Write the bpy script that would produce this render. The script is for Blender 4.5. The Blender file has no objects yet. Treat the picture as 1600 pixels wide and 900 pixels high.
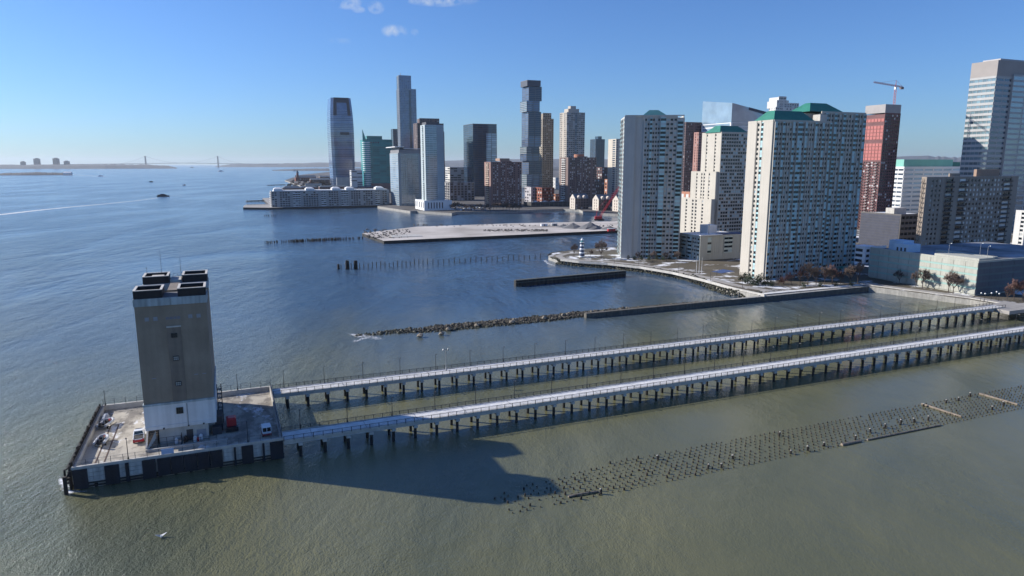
import bpy, math, random
from mathutils import Vector, Matrix
random.seed(7)
R = math.radians
scene = bpy.context.scene
COL = scene.collection

# ------------------------------------------------------------------ camera, sky, sun, exposure
H = 63.0; FPX = 1081.0; PITCH = math.atan(194.0 / FPX)
CP, SP = math.cos(PITCH), math.sin(PITCH)
cam = bpy.data.cameras.new('camera'); cam.sensor_width = 36.0; cam.lens = 36.0 * FPX / 1600.0
cam.clip_start = 0.5; cam.clip_end = 120000
camo = bpy.data.objects.new('camera', cam); COL.objects.link(camo)
camo.location = (0, 0, H); camo.rotation_euler = (math.pi / 2 - PITCH, 0, 0)
scene.camera = camo

SUN_EL = R(25.8); SUN_DIR = Vector((-0.971 * math.cos(SUN_EL), 0.240 * math.cos(SUN_EL), math.sin(SUN_EL))).normalized()
world = bpy.data.worlds.new('World'); scene.world = world; world.use_nodes = True
wn = world.node_tree.nodes; wl = world.node_tree.links; wn.clear()
sky = wn.new('ShaderNodeTexSky'); sky.sky_type = 'NISHITA'; sky.sun_disc = False
sky.sun_elevation = SUN_EL; sky.sun_rotation = math.atan2(SUN_DIR.x, SUN_DIR.y)
sky.altitude = 60; sky.air_density = 1.0; sky.dust_density = 0.35; sky.ozone_density = 2.2
bg = wn.new('ShaderNodeBackground'); bg.inputs['Strength'].default_value = 0.0605
wo = wn.new('ShaderNodeOutputWorld')
# a few small fair-weather cloud wisps high over the bay, spread with noise over the sky
tc = wn.new('ShaderNodeTexCoord')
def wmath(op, a, b=None, c=None):
    n = wn.new('ShaderNodeMath'); n.operation = op
    for i, v in enumerate((a, b, c)):
        if v is None: continue
        if isinstance(v, (int, float)): n.inputs[i].default_value = v
        else: wl.new(v, n.inputs[i])
    return n.outputs[0]
def skydir(px, py):
    return Vector(((px - 800) / FPX, CP + (450 - py) / FPX * SP, -SP + (450 - py) / FPX * CP)).normalized()
nz = wn.new('ShaderNodeTexNoise'); nz.inputs['Scale'].default_value = 38; nz.inputs['Detail'].default_value = 7; nz.inputs['Roughness'].default_value = 0.62
wl.new(tc.outputs['Generated'], nz.inputs['Vector'])
cl = None
for (px, py, rx, ry, st) in [(686, -3, .056, .0115, 1.0), (617, 49, .019, .0095, .8), (648, 50, .006, .005, .4), (541, 3, .021, .010, .8), (588, 12, .012, .009, .7), (540, 64, .024, .004, .3), (560, 15, .010, .005, .4)]:
    d = skydir(px, py)
    e1 = Vector((d.y, -d.x, 0)).normalized(); e2 = e1.cross(d)
    sub = wn.new('ShaderNodeVectorMath'); sub.operation = 'SUBTRACT'; wl.new(tc.outputs['Generated'], sub.inputs[0]); sub.inputs[1].default_value = d
    q = []
    for e, r in ((e1, rx), (e2, ry)):
        dt = wn.new('ShaderNodeVectorMath'); dt.operation = 'DOT_PRODUCT'; wl.new(sub.outputs[0], dt.inputs[0]); dt.inputs[1].default_value = e / r
        q.append(wmath('POWER', wmath('ABSOLUTE', dt.outputs['Value']), 2.0))
    m = wmath('MULTIPLY', wmath('MAXIMUM', wmath('SUBTRACT', 1.0, wmath('ADD', q[0], q[1])), 0.0), st)
    cl = m if cl is None else wmath('ADD', cl, m)
n2 = wmath('MULTIPLY_ADD', nz.outputs['Fac'], 4.2, -1.75)
cf = wmath('MINIMUM', wmath('MAXIMUM', wmath('MULTIPLY', cl, wmath('MAXIMUM', n2, 0.0)), 0.0), 0.85)
mx = wn.new('ShaderNodeMixRGB'); wl.new(cf, mx.inputs['Fac']); wl.new(sky.outputs['Color'], mx.inputs[1]); mx.inputs[2].default_value = (8.6, 9.2, 10.0, 1)
tint = wn.new('ShaderNodeMixRGB'); tint.blend_type = 'MULTIPLY'; tint.inputs['Fac'].default_value = 1.0; tint.inputs[2].default_value = (0.70, 1.08, 1.74, 1)   # cold clear winter air
wl.new(sky.outputs['Color'], tint.inputs[1]); wl.new(tint.outputs['Color'], mx.inputs[1])
wl.new(mx.outputs['Color'], bg.inputs['Color']); wl.new(bg.outputs['Background'], wo.inputs['Surface'])

sun = bpy.data.lights.new('sun', 'SUN'); sun.energy = 5.0; sun.angle = R(0.53); sun.color = (1.0, 0.945, 0.865)
suno = bpy.data.objects.new('sun', sun); COL.objects.link(suno)
suno.rotation_euler = SUN_DIR.to_track_quat('Z', 'Y').to_euler()

scene.view_settings.view_transform = 'Standard'; scene.view_settings.look = 'None'
scene.view_settings.exposure = 0.45; scene.view_settings.gamma = 1.0
scene.cycles.use_denoising = True
scene.cycles.max_bounces = 6; scene.cycles.diffuse_bounces = 2; scene.cycles.glossy_bounces = 3; scene.cycles.transparent_max_bounces = 8
scene.cycles.volume_bounces = 0; scene.cycles.caustics_reflective = False; scene.cycles.caustics_refractive = False
scene.cycles.sample_clamp_direct = 0; scene.cycles.sample_clamp_indirect = 6

# ------------------------------------------------------------------ measuring helpers
A = R(22.5); CA, SA = math.cos(A), math.sin(A)
PO = Vector((-85.9, 126.5, 0))                       # the pier island's near corner; the whole waterfront shares its grid
def W(u, v, z=0.0): return Vector((PO.x + u * CA - v * SA, PO.y + u * SA + v * CA, z))
def at(px, py, z=0.0):
    d = Vector(((px - 800) / FPX, CP + (450 - py) / FPX * SP, -SP + (450 - py) / FPX * CP))
    t = (z - H) / d.z
    return Vector((d.x * t, d.y * t, z))
def atY(px, py, Y):
    d = Vector(((px - 800) / FPX, CP + (450 - py) / FPX * SP, -SP + (450 - py) / FPX * CP)); t = Y / d.y
    return Vector((d.x * t, Y, H + d.z * t))
def solve(xc, xl, xr, yt, Y, ang=A):
    """near corner, left-face length, front-face width and roof height of a grid-aligned block"""
    CA, SA = math.cos(ang), math.sin(ang); zt = atY(xc, yt, Y).z; D = Y * CP - (zt - H) * SP
    X = (xc - 800) / FPX * D
    k = (xl - 800) / FPX; L = (X - k * D) / (SA + k * CA * CP)
    k = (xr - 800) / FPX; Wd = (k * D - X) / (CA - k * SA * CP)
    return X, L, Wd, zt

# ------------------------------------------------------------------ materials
MATS = {}
def mat(name, col, rough=0.7, var=0.18, scale=0.6, bump=0.0, streak=0.0, metal=0.0, ior=1.45, rnd=0.0, col2=None, bscale=None):
    if name in MATS: return MATS[name]
    m = bpy.data.materials.new(name); m.use_nodes = True; n = m.node_tree.nodes; l = m.node_tree.links
    b = n['Principled BSDF']; b.inputs['Roughness'].default_value = rough; b.inputs['Metallic'].default_value = metal; b.inputs['IOR'].default_value = ior
    t = n.new('ShaderNodeTexCoord')
    no = n.new('ShaderNodeTexNoise'); no.inputs['Scale'].default_value = scale; no.inputs['Detail'].default_value = 6; no.inputs['Roughness'].default_value = 0.6
    l.new(t.outputs['Object'], no.inputs['Vector'])
    cr = n.new('ShaderNodeValToRGB'); cr.color_ramp.elements[0].position = 0.3; cr.color_ramp.elements[1].position = 0.72
    c2 = col2 or tuple(min(1, c * (1 + var)) for c in col); c1 = tuple(c * (1 - var) for c in col)
    cr.color_ramp.elements[0].color = (*c1, 1); cr.color_ramp.elements[1].color = (*c2, 1)
    l.new(no.outputs['Fac'], cr.inputs['Fac']); out = cr.outputs['Color']
    if streak:
        mp = n.new('ShaderNodeMapping'); mp.inputs['Scale'].default_value = (1.1, 1.1, 0.05); l.new(t.outputs['Object'], mp.inputs['Vector'])
        s = n.new('ShaderNodeTexNoise'); s.inputs['Scale'].default_value = 1.0; s.inputs['Detail'].default_value = 4; l.new(mp.outputs['Vector'], s.inputs['Vector'])
        sr = n.new('ShaderNodeMapRange'); sr.inputs['From Min'].default_value = 0.35; sr.inputs['From Max'].default_value = 0.65; sr.inputs['To Min'].default_value = 1 - streak; sr.inputs['To Max'].default_value = 1 + streak * .3
        l.new(s.outputs['Fac'], sr.inputs['Value'])
        mm = n.new('ShaderNodeVectorMath'); mm.operation = 'SCALE'; l.new(out, mm.inputs[0]); l.new(sr.outputs['Result'], mm.inputs['Scale']); out = mm.outputs[0]
    if rnd:
        oi = n.new('ShaderNodeObjectInfo'); ge = n.new('ShaderNodeNewGeometry')
        ad = n.new('ShaderNodeMath'); ad.operation = 'ADD'; l.new(oi.outputs['Random'], ad.inputs[0]); l.new(ge.outputs['Random Per Island'], ad.inputs[1])
        fr = n.new('ShaderNodeMath'); fr.operation = 'FRACT'; l.new(ad.outputs[0], fr.inputs[0])
        r2 = n.new('ShaderNodeMapRange'); r2.inputs['To Min'].default_value = 1 - rnd; r2.inputs['To Max'].default_value = 1 + rnd; l.new(fr.outputs[0], r2.inputs['Value'])
        mm = n.new('ShaderNodeVectorMath'); mm.operation = 'SCALE'; l.new(out, mm.inputs[0]); l.new(r2.outputs['Result'], mm.inputs['Scale']); out = mm.outputs[0]
    l.new(out, b.inputs['Base Color'])
    if bump:
        nb = n.new('ShaderNodeTexNoise'); nb.inputs['Scale'].default_value = bscale or scale * 4; nb.inputs['Detail'].default_value = 5; l.new(t.outputs['Object'], nb.inputs['Vector'])
        bp = n.new('ShaderNodeBump'); bp.inputs['Strength'].default_value = bump; bp.inputs['Distance'].default_value = 0.3; l.new(nb.outputs['Fac'], bp.inputs['Height']); l.new(bp.outputs['Normal'], b.inputs['Normal'])
    MATS[name] = m; return m
def glass(name, dark, light=(0.5, 0.52, 0.52), share=0.2, rough=0.08, ior=1.5):
    """window glass: most panes dark, some pale; every pane its own tone"""
    if name in MATS: return MATS[name]
    m = bpy.data.materials.new(name); m.use_nodes = True; n = m.node_tree.nodes; l = m.node_tree.links
    b = n['Principled BSDF']; b.inputs['Roughness'].default_value = rough; b.inputs['IOR'].default_value = ior
    oi = n.new('ShaderNodeObjectInfo'); ge = n.new('ShaderNodeNewGeometry')
    ad = n.new('ShaderNodeMath'); ad.operation = 'ADD'; l.new(oi.outputs['Random'], ad.inputs[0]); l.new(ge.outputs['Random Per Island'], ad.inputs[1])
    fr = n.new('ShaderNodeMath'); fr.operation = 'FRACT'; l.new(ad.outputs[0], fr.inputs[0])
    cr = n.new('ShaderNodeValToRGB'); cr.color_ramp.interpolation = 'CONSTANT'
    e = cr.color_ramp.elements; e[0].color = (*dark, 1); e[1].position = 1 - share; e[1].color = (*light, 1)
    for p, f in ((0.25, 0.55), (0.5, 1.4), (0.68, 0.8)):
        x = e.new(p * (1 - share)); x.color = (*[min(1, c * f) for c in dark], 1)
    l.new(fr.outputs[0], cr.inputs['Fac']); l.new(cr.outputs['Color'], b.inputs['Base Color'])
    MATS[name] = m; return m
def curtain(name, col, rough=0.05, ior=2.1, wob=0.25, metal=0.0):
    """curtain-wall glass with slightly uneven panels"""
    if name in MATS: return MATS[name]
    m = mat(name, col, rough, .25, 0.05, rnd=0.28, ior=ior, metal=metal)
    n = m.node_tree.nodes; l = m.node_tree.links; b = n['Principled BSDF']
    t = n.new('ShaderNodeTexCoord'); no = n.new('ShaderNodeTexNoise'); no.inputs['Scale'].default_value = 0.12; no.inputs['Detail'].default_value = 3
    l.new(t.outputs['Object'], no.inputs['Vector']); bp = n.new('ShaderNodeBump'); bp.inputs['Strength'].default_value = wob; bp.inputs['Distance'].default_value = 0.6
    l.new(no.outputs['Fac'], bp.inputs['Height']); l.new(bp.outputs['Normal'], b.inputs['Normal'])
    return m

# ------------------------------------------------------------------ mesh builder
class MB:
    def __init__(s): s.v = []; s.f = []; s.m = []; s.mi = 0
    def quad(s, *p):
        i = len(s.v); s.v += [tuple(q) for q in p]; s.f.append(tuple(range(i, i + len(p)))); s.m.append(s.mi)
    def box(s, x0, x1, y0, y1, z0, z1, M=None):
        i = len(s.v); P = [(x0, y0, z0), (x1, y0, z0), (x1, y1, z0), (x0, y1, z0), (x0, y0, z1), (x1, y0, z1), (x1, y1, z1), (x0, y1, z1)]
        if M is not None: P = [tuple(M @ Vector(p)) for p in P]
        s.v += P
        for f in ((3, 2, 1, 0), (4, 5, 6, 7), (0, 1, 5, 4), (1, 2, 6, 5), (2, 3, 7, 6), (3, 0, 4, 7)): s.f.append(tuple(i + k for k in f)); s.m.append(s.mi)
    def loft(s, rings, cap=True):
        i = len(s.v); n = len(rings[0])
        for r in rings: s.v += [tuple(p) for p in r]
        for a in range(len(rings) - 1):
            for k in range(n):
                q = (i + a * n + k, i + a * n + (k + 1) % n, i + (a + 1) * n + (k + 1) % n, i + (a + 1) * n + k); s.f.append(q); s.m.append(s.mi)
        if cap:
            s.f.append(tuple(i + k for k in reversed(range(n)))); s.m.append(s.mi)
            s.f.append(tuple(i + (len(rings) - 1) * n + k for k in range(n))); s.m.append(s.mi)
    def lathe(s, x, y, prof, n=12, ph=0.0):
        s.loft([[(x + r * math.cos(2 * math.pi * k / n + ph), y + r * math.sin(2 * math.pi * k / n + ph), z) for k in range(n)] for (z, r) in prof])
    def tube(s, p, q, r0, r1=None, n=6):
        p, q = Vector(p), Vector(q); r1 = r0 if r1 is None else r1; d = (q - p)
        if d.length < 1e-6: return
        d.normalize(); a = d.orthogonal().normalized(); b = d.cross(a)
        s.loft([[c + (a * math.cos(2 * math.pi * k / n) + b * math.sin(2 * math.pi * k / n)) * r for k in range(n)] for c, r in ((p, r0), (q, r1))])
    def prism(s, poly, z0, z1):
        s.loft([[(x, y, z0) for x, y in poly], [(x, y, z1) for x, y in poly]])
    def hip(s, x0, x1, y0, y1, z, h, ix, iy, e=0.4):
        s.loft([[(x0 - e, y0 - e, z), (x1 + e, y0 - e, z), (x1 + e, y1 + e, z), (x0 - e, y1 + e, z)], [(x0 + ix, y0 + iy, z + h), (x1 - ix, y0 + iy, z + h), (x1 - ix, y1 - iy, z + h), (x0 + ix, y1 - iy, z + h)]])
    def gable(s, x0, x1, y0, y1, z, h, axis='y', e=0.3):
        if axis == 'y':
            xm = (x0 + x1) / 2; s.loft([[(x0 - e, y, z), (x1 + e, y, z), (xm, y, z + h)] for y in (y1 + e, y0 - e)])
        else:
            ym = (y0 + y1) / 2; s.loft([[(x, y0 - e, z), (x, y1 + e, z), (x, ym, z + h)] for x in (x0 - e, x1 + e)])
    def mesh(s, name, mats):
        me = bpy.data.meshes.new(name); me.from_pydata(s.v, [], s.f)
        for m in (mats if isinstance(mats, (list, tuple)) else [mats]): me.materials.append(m)
        if any(s.m): me.polygons.foreach_set('material_index', s.m)
        me.update(); return me
    def build(s, name, mats, parent=None, smooth=False, kind=None):
        if not s.f: return None
        me = s.mesh(name, mats)
        if smooth: me.polygons.foreach_set('use_smooth', [True] * len(me.polygons))
        return put(name, me, parent, kind=kind)
def put(name, me, parent=None, loc=None, rz=0.0, kind=None, M=None):
    o = bpy.data.objects.new(name, me); COL.objects.link(o)
    if parent is not None: o.parent = parent
    if M is not None: o.matrix_local = M
    else:
        if loc is not None: o.location = loc
        if rz: o.rotation_euler = (0, 0, rz)
    if kind: o['kind'] = kind
    return o
def tag(o, label=None, cat=None, group=None, kind=None):
    if label: o['label'] = label
    if cat: o['category'] = cat
    if group: o['group'] = group
    if kind: o['kind'] = kind
    return o
def empty(name, loc, rz=0.0, label=None, cat=None, group=None):
    o = bpy.data.objects.new(name, None); COL.objects.link(o); o.location = loc; o.rotation_euler = (0, 0, rz); o.empty_display_size = 0.5
    return tag(o, label, cat, group)
ONES = 'zeroth first second third fourth fifth sixth seventh eighth ninth tenth eleventh twelfth thirteenth fourteenth fifteenth sixteenth seventeenth eighteenth nineteenth'.split()
def ordinal(n):
    if n < 20: return ONES[n]
    t = {2: ('twenty', 'twentieth'), 3: ('thirty', 'thirtieth'), 4: ('forty', 'fortieth')}[n // 10]
    return t[1] if n % 10 == 0 else t[0] + '-' + ONES[n % 10]
def rock(mb, c, r, rng, flat=0.7):
    i = len(mb.v); t = 1.618
    for p in ((-1, t, 0), (1, t, 0), (-1, -t, 0), (1, -t, 0), (0, -1, t), (0, 1, t), (0, -1, -t), (0, 1, -t), (t, 0, -1), (t, 0, 1), (-t, 0, -1), (-t, 0, 1)):
        k = r / 1.9 * rng.uniform(.7, 1.25)
        mb.v.append((c[0] + p[0] * k, c[1] + p[1] * k, c[2] + p[2] * k * flat))
    for f in ((0, 11, 5), (0, 5, 1), (0, 1, 7), (0, 7, 10), (0, 10, 11), (1, 5, 9), (5, 11, 4), (11, 10, 2), (10, 7, 6), (7, 1, 8), (3, 9, 4), (3, 4, 2), (3, 2, 6), (3, 6, 8), (3, 8, 9), (4, 9, 5), (2, 4, 11), (6, 2, 10), (8, 6, 7), (9, 8, 1)):
        mb.f.append(tuple(i + k for k in f)); mb.m.append(mb.mi)

# ------------------------------------------------------------------ shared materials
concrete = mat('weathered concrete', (0.36, 0.345, 0.31), .85, .22, .5, bump=.25, streak=.22)
pale_conc = mat('pale concrete', (0.50, 0.48, 0.44), .8, .14, .4, streak=.12)
snow = mat('trodden snow', (0.70, 0.69, 0.66), .6, .2, .5, bump=.3, col2=(0.86, 0.84, 0.81))
blackmetal = mat('black painted metal', (0.018, 0.018, 0.021), .45, .3, 2.0)
greymetal = mat('galvanised metal', (0.32, 0.33, 0.34), .45, .2, 1.5, metal=.3)
timber = mat('wet dark timber', (0.028, 0.023, 0.019), .75, .4, 1.5, bump=.4)
driftwood = mat('grey drift timber', (0.22, 0.18, 0.14), .85, .35, 1.0, bump=.4)
white = mat('white paint', (0.74, 0.75, 0.76), .5, .06, .6)
rubber = mat('black rubber', (0.012, 0.012, 0.013), .8, .2, 2)
red = mat('red paint', (0.42, 0.022, 0.03), .45, .15, 1.2)
stone_mat = mat('riprap stone', (0.085, 0.074, 0.057), .85, .45, .35, bump=.5, rnd=.75)
dark_stone = mat('weedy wet stone', (0.034, 0.034, 0.019), .65, .5, .5, bump=.5, rnd=.6)
win = glass('dark window glass', (0.016, 0.022, 0.028), (0.42, 0.43, 0.42), .12)
winblind = glass('window glass with blinds', (0.02, 0.026, 0.032), (0.6, 0.6, 0.58), .34)

# ------------------------------------------------------------------ water
def water_material():
    m = bpy.data.materials.new('silty river water'); m.use_nodes = True; n = m.node_tree.nodes; l = m.node_tree.links
    b = n['Principled BSDF']; b.inputs['IOR'].default_value = 1.333; b.inputs['Roughness'].default_value = 0.06
    g = n.new('ShaderNodeNewGeometry')
    def noise(scale, st=(1, 1, 1), det=3.0, rough=.55, rot=0.0, dist=0.0):
        mp = n.new('ShaderNodeMapping'); mp.inputs['Scale'].default_value = st; mp.inputs['Rotation'].default_value = (0, 0, rot); l.new(g.outputs['Position'], mp.inputs['Vector'])
        t = n.new('ShaderNodeTexNoise'); t.inputs['Scale'].default_value = scale; t.inputs['Detail'].default_value = det; t.inputs['Roughness'].default_value = rough; t.inputs['Distortion'].default_value = dist
        l.new(mp.outputs['Vector'], t.inputs['Vector']); return t.outputs['Fac']
    def mth(op, a, b_=None, c=None):
        q = n.new('ShaderNodeMath'); q.operation = op
        for i, v in enumerate((a, b_, c)):
            if v is None: continue
            if isinstance(v, (int, float)): q.inputs[i].default_value = v
            else: l.new(v, q.inputs[i])
        return q.outputs[0]
    def rng(v, a, b_, c, d, smooth=True):
        q = n.new('ShaderNodeMapRange'); q.interpolation_type = 'SMOOTHSTEP' if smooth else 'LINEAR'
        l.new(v, q.inputs['Value'])
        for k, x in zip(('From Min', 'From Max', 'To Min', 'To Max'), (a, b_, c, d)): q.inputs[k].default_value = x
        return q.outputs['Result']
    # open river on the left, lee of the piers on the right: choppier against calmer water
    sx = n.new('ShaderNodeSeparateXYZ'); l.new(g.outputs['Position'], sx.inputs[0])
    lee = rng(sx.outputs['X'], -75, 60, 1.75, 0.62)
    gust = rng(noise(0.011, (1, .38, 1), 5, .62, .3, .8), .36, .64, .45, 1.35)
    amp = mth('MULTIPLY', lee, gust)
    h = mth('MULTIPLY', noise(0.16, (1, .6, 1), 2, .5, R(35)), 0.22)
    h = mth('ADD', h, mth('MULTIPLY', noise(0.42, (1, .55, 1), 3, .55, R(25)), 0.13))
    h = mth('ADD', h, mth('MULTIPLY', noise(1.3, (1, .6, 1), 3, .6, R(50)), 0.12))
    h = mth('ADD', h, mth('MULTIPLY', noise(3.2, (1, .7, 1), 2, .6, R(15)), 0.085))
    h = mth('MULTIPLY', h, amp)
    spark = mth('MULTIPLY', mth('MULTIPLY', rng(sx.outputs['X'], -95, -20, 1, 0), rng(sx.outputs['Y'], 170, 420, 1, 0)), gust)
    h = mth('ADD', h, mth('MULTIPLY', noise(1.9, (1, .7, 1), 4, .75, R(15)), mth('MULTIPLY', spark, 0.24)))
    h = mth('ADD', h, mth('MULTIPLY', mth('MULTIPLY', noise(0.075, (1, .5, 1), 3, .6, R(70), .4), rng(sx.outputs['Y'], 180, 420, 0.15, 1.3)), gust))
    bp = n.new('ShaderNodeBump'); bp.inputs['Strength'].default_value = 1.0; bp.inputs['Distance'].default_value = 1.0
    l.new(h, bp.inputs['Height']); l.new(bp.outputs['Normal'], b.inputs['Normal'])
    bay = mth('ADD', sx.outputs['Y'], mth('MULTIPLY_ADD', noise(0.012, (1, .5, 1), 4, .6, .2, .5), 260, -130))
    far_ = rng(mth('ADD', bay, mth('MULTIPLY', sx.outputs['X'], -0.35)), 190, 330, 0, 1)          # sky reflection at shallow view, painted as bluer base colour far out
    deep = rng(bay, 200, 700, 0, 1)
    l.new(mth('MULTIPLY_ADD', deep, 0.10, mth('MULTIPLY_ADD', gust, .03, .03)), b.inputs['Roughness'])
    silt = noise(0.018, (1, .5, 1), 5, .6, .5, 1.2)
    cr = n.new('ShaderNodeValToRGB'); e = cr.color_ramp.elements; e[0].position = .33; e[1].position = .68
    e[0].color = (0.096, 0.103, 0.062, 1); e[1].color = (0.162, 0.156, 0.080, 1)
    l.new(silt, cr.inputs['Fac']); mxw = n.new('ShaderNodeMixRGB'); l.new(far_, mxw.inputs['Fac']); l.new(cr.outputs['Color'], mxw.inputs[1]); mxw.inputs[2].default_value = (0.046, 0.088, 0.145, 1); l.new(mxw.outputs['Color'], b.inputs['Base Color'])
    return m
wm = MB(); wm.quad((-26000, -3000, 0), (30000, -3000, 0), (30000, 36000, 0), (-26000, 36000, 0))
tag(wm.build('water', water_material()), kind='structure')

# ------------------------------------------------------------------ land
def ground_material():
    m = mat('winter ground', (0.10, 0.085, 0.06), .9, .3, .05)
    n = m.node_tree.nodes; l = m.node_tree.links; b = n['Principled BSDF']; src = b.inputs['Base Color'].links[0].from_socket
    t = n.new('ShaderNodeTexCoord'); no = n.new('ShaderNodeTexNoise'); no.inputs['Scale'].default_value = .06; no.inputs['Detail'].default_value = 8; no.inputs['Roughness'].default_value = .65
    l.new(t.outputs['Object'], no.inputs['Vector']); r = n.new('ShaderNodeMapRange'); r.inputs['From Min'].default_value = .53; r.inputs['From Max'].default_value = .60; l.new(no.outputs['Fac'], r.inputs['Value'])
    mx = n.new('ShaderNodeMixRGB'); l.new(r.outputs['Result'], mx.inputs['Fac']); l.new(src, mx.inputs[1]); mx.inputs[2].default_value = (.72, .73, .75, 1)
    l.new(mx.outputs['Color'], b.inputs['Base Color']); return m
gmat = ground_material()
def land(name, pts, z=2.6, material=None, z0=-0.8, sides=None):
    mb = MB(); P = [(p[0], p[1]) for p in pts]
    ar = sum(P[i][0] * P[(i + 1) % len(P)][1] - P[(i + 1) % len(P)][0] * P[i][1] for i in range(len(P)))
    if ar < 0: P.reverse()
    mb.mi = 1; mb.loft([[(x, y, z0) for x, y in P], [(x, y, z) for x, y in P]], cap=False)
    mb.mi = 0; mb.quad(*[(x, y, z) for x, y in P])
    return mb.build(name, [material or gmat, sides or concrete])
G = lambda px, py, z=0.0: at(px, py, z)
shore = [G(1640, 499), G(1515, 477), G(1350, 454.5), G(1185, 470), G(1150, 462), G(1120, 452), G(1080, 437), G(1020, 426), G(960, 419), G(905, 415), G(872, 411.5), G(857, 406), G(862, 401.5), G(880, 398), G(920, 394), G(965, 391), G(1010, 384), G(1060, 365)]
tag(land('ground', shore + [Vector((180, 640, 0)), Vector((200, 860, 0)), Vector((6000, 900, 0)), Vector((6000, 200, 0))]), kind='structure')
hook = [G(590, 325.5), G(641, 333.5), G(651, 333), G(706, 337), G(712, 335), G(800, 333), G(880, 329.5), G(905, 331), G(915, 335.5), G(975, 339), Vector((190, 862, 0)), Vector((6000, 905, 0)), Vector((6000, 12000, 0)), Vector((-700, 12000, 0)), Vector((-760, 4200, 0)), G(520, 268.5), G(470, 274), G(445, 283), G(470, 292), G(500, 296), G(590, 300)]
tag(land('waterfront_ground', hook, 3.0, mat('city ground', (.075, .068, .06), .9, .4, .02, col2=(.17, .16, .155))), kind='structure')

# ------------------------------------------------------------------ the concrete island of the ventilation tower
DZ = 3.5; PT = 4.7; PW, PL = 39.4, 38.6          # deck level, parapet top, island size
def deck_material():
    m = mat('stained deck concrete', (0.44, 0.40, 0.33), .9, .16, .25, bump=.2)
    n = m.node_tree.nodes; l = m.node_tree.links; b = n['Principled BSDF']; src = b.inputs['Base Color'].links[0].from_socket
    t = n.new('ShaderNodeTexCoord')
    for sc, a, c, col, st in ((.16, .48, .60, (.13, .115, .10), .75), (.5, .54, .62, (.14, .12, .105), .6), (.22, .57, .62, (.72, .73, .75), .75)):
        mp = n.new('ShaderNodeMapping'); mp.inputs['Location'].default_value = (sc * 50, 3, sc * 9); mp.inputs['Scale'].default_value = (1, .55, 1); l.new(t.outputs['Object'], mp.inputs['Vector'])
        no = n.new('ShaderNodeTexNoise'); no.inputs['Scale'].default_value = sc; no.inputs['Detail'].default_value = 8; no.inputs['Roughness'].default_value = .66; l.new(mp.outputs['Vector'], no.inputs['Vector'])
        r = n.new('ShaderNodeMapRange'); r.inputs['From Min'].default_value = a; r.inputs['From Max'].default_value = c; r.inputs['To Max'].default_value = st; l.new(no.outputs['Fac'], r.inputs['Value'])
        mx = n.new('ShaderNodeMixRGB'); l.new(r.outputs['Result'], mx.inputs['Fac']); l.new(src, mx.inputs[1]); mx.inputs[2].default_value = (*col, 1); src = mx.outputs['Color']
    l.new(src, b.inputs['Base Color']); return m
isl = empty('pier_island', W(0, 0), A, 'square concrete pier island carrying the brown ventilation tower', 'pier')
mb = MB(); mb.box(.35, PW - .35, .35, PL - .35, -1.5, DZ); mb.build('deck', deck_material(), isl)
blockwall = mat('stained white block wall', (0.50, 0.50, 0.48), .85, .2, .7, bump=.2, streak=.3)
mb = MB()
for x0, x1, y0, y1 in ((0, PW, 0, .55), (0, PW, PL - .55, PL), (0, .55, .55, PL - .55), (PW - .55, PW, .55, PL - .55)): mb.box(x0, x1, y0, y1, .9, PT)
mb.build('parapet', pale_conc, isl)
mb = MB(); mb.box(-.05, PW + .05, -.12, 0, PT - .45, PT + .06); mb.build('coping', pale_conc, isl)
# fender panels and pale blockwork along the near face
dark_fender = mat('navy fender panel', (0.014, 0.017, 0.026), .6, .35, .8, bump=.2, streak=.3)
cells = [(0.15, 2.6, 'f'), (2.6, 5.6, 'b'), (5.6, 8.1, 'f'), (8.1, 9.2, 'b'), (9.2, 9.8, 'f'), (9.8, 12.2, 'b'), (12.2, 14.6, 'f'), (14.9, 27.2, 'F'), (27.4, 29.4, 'b'), (29.4, 29.8, 'f'), (29.8, 30.9, 'b'), (30.9, 33.2, 'f'), (33.2, 35.1, 'b'), (35.1, 35.5, 'f'), (35.5, 36.6, 'b'), (36.6, 39.3, 'f')]
for a, b, k in cells:
    if k == 'b':
        nb = max(1, round((b - a) / 1.0)); nr = 3
        for i in range(nb):
            for j in range(nr):
                w = (b - a) / nb; h = 2.5 / nr; m_ = MB(); m_.box(a + i * w + .03, a + (i + 1) * w - .03, -.16, -.005, 1.55 + j * h + .03, 1.55 + (j + 1) * h - .03); m_.build('block', blockwall, isl)
    elif k == 'f':
        m_ = MB(); m_.box(a, b, -.5, -.005, .25, 4.1); m_.build('fender', dark_fender, isl)
    else:
        n = 5
        for i in range(n):
            w = (b - a) / n; m_ = MB(); m_.box(a + i * w + .05, a + (i + 1) * w - .05, -.62, -.005, .6 + .12 * (i % 2), 4.05); m_.build('fender', dark_fender, isl)
m_ = MB()
for z in (.5, 1.15): m_.box(0, PW, -.34, -.13, z - .12, z + .12)
m_.build('wale', timber, isl)
# timber fender piles along the river side
for i in range(46):
    m_ = MB(); y = .3 + i * (PL / 46); hh = 5.2 + random.uniform(-.5, .5); m_.tube((-.45 + random.uniform(-.05, .05), y, -1), (-.4, y, hh), .24, .2, 7); m_.build('fender_pile', timber, isl)
m_ = MB()
for z in (1.6, 3.2, 4.5): m_.box(-.95, -.66, 0, PL, z - .14, z + .14)
m_.build('wale', timber, isl)
m_ = MB(); m_.box(-1.3, -.7, -1.7, -1.1, -.8, 3.6); m_.box(-1.3, -.2, -1.1, -.6, 2.6, 3.1); m_.box(-.6, .1, -.6, -.1, 3.2, 4.2); m_.tube((-.6, -1.2, 3.4), (-.3, .1, 4.4), .2, .2); m_.tube((-1.4, .5, -.8), (-1.3, .6, 4.3), .25, .22); m_.build('broken_fender', timber, isl)
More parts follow.
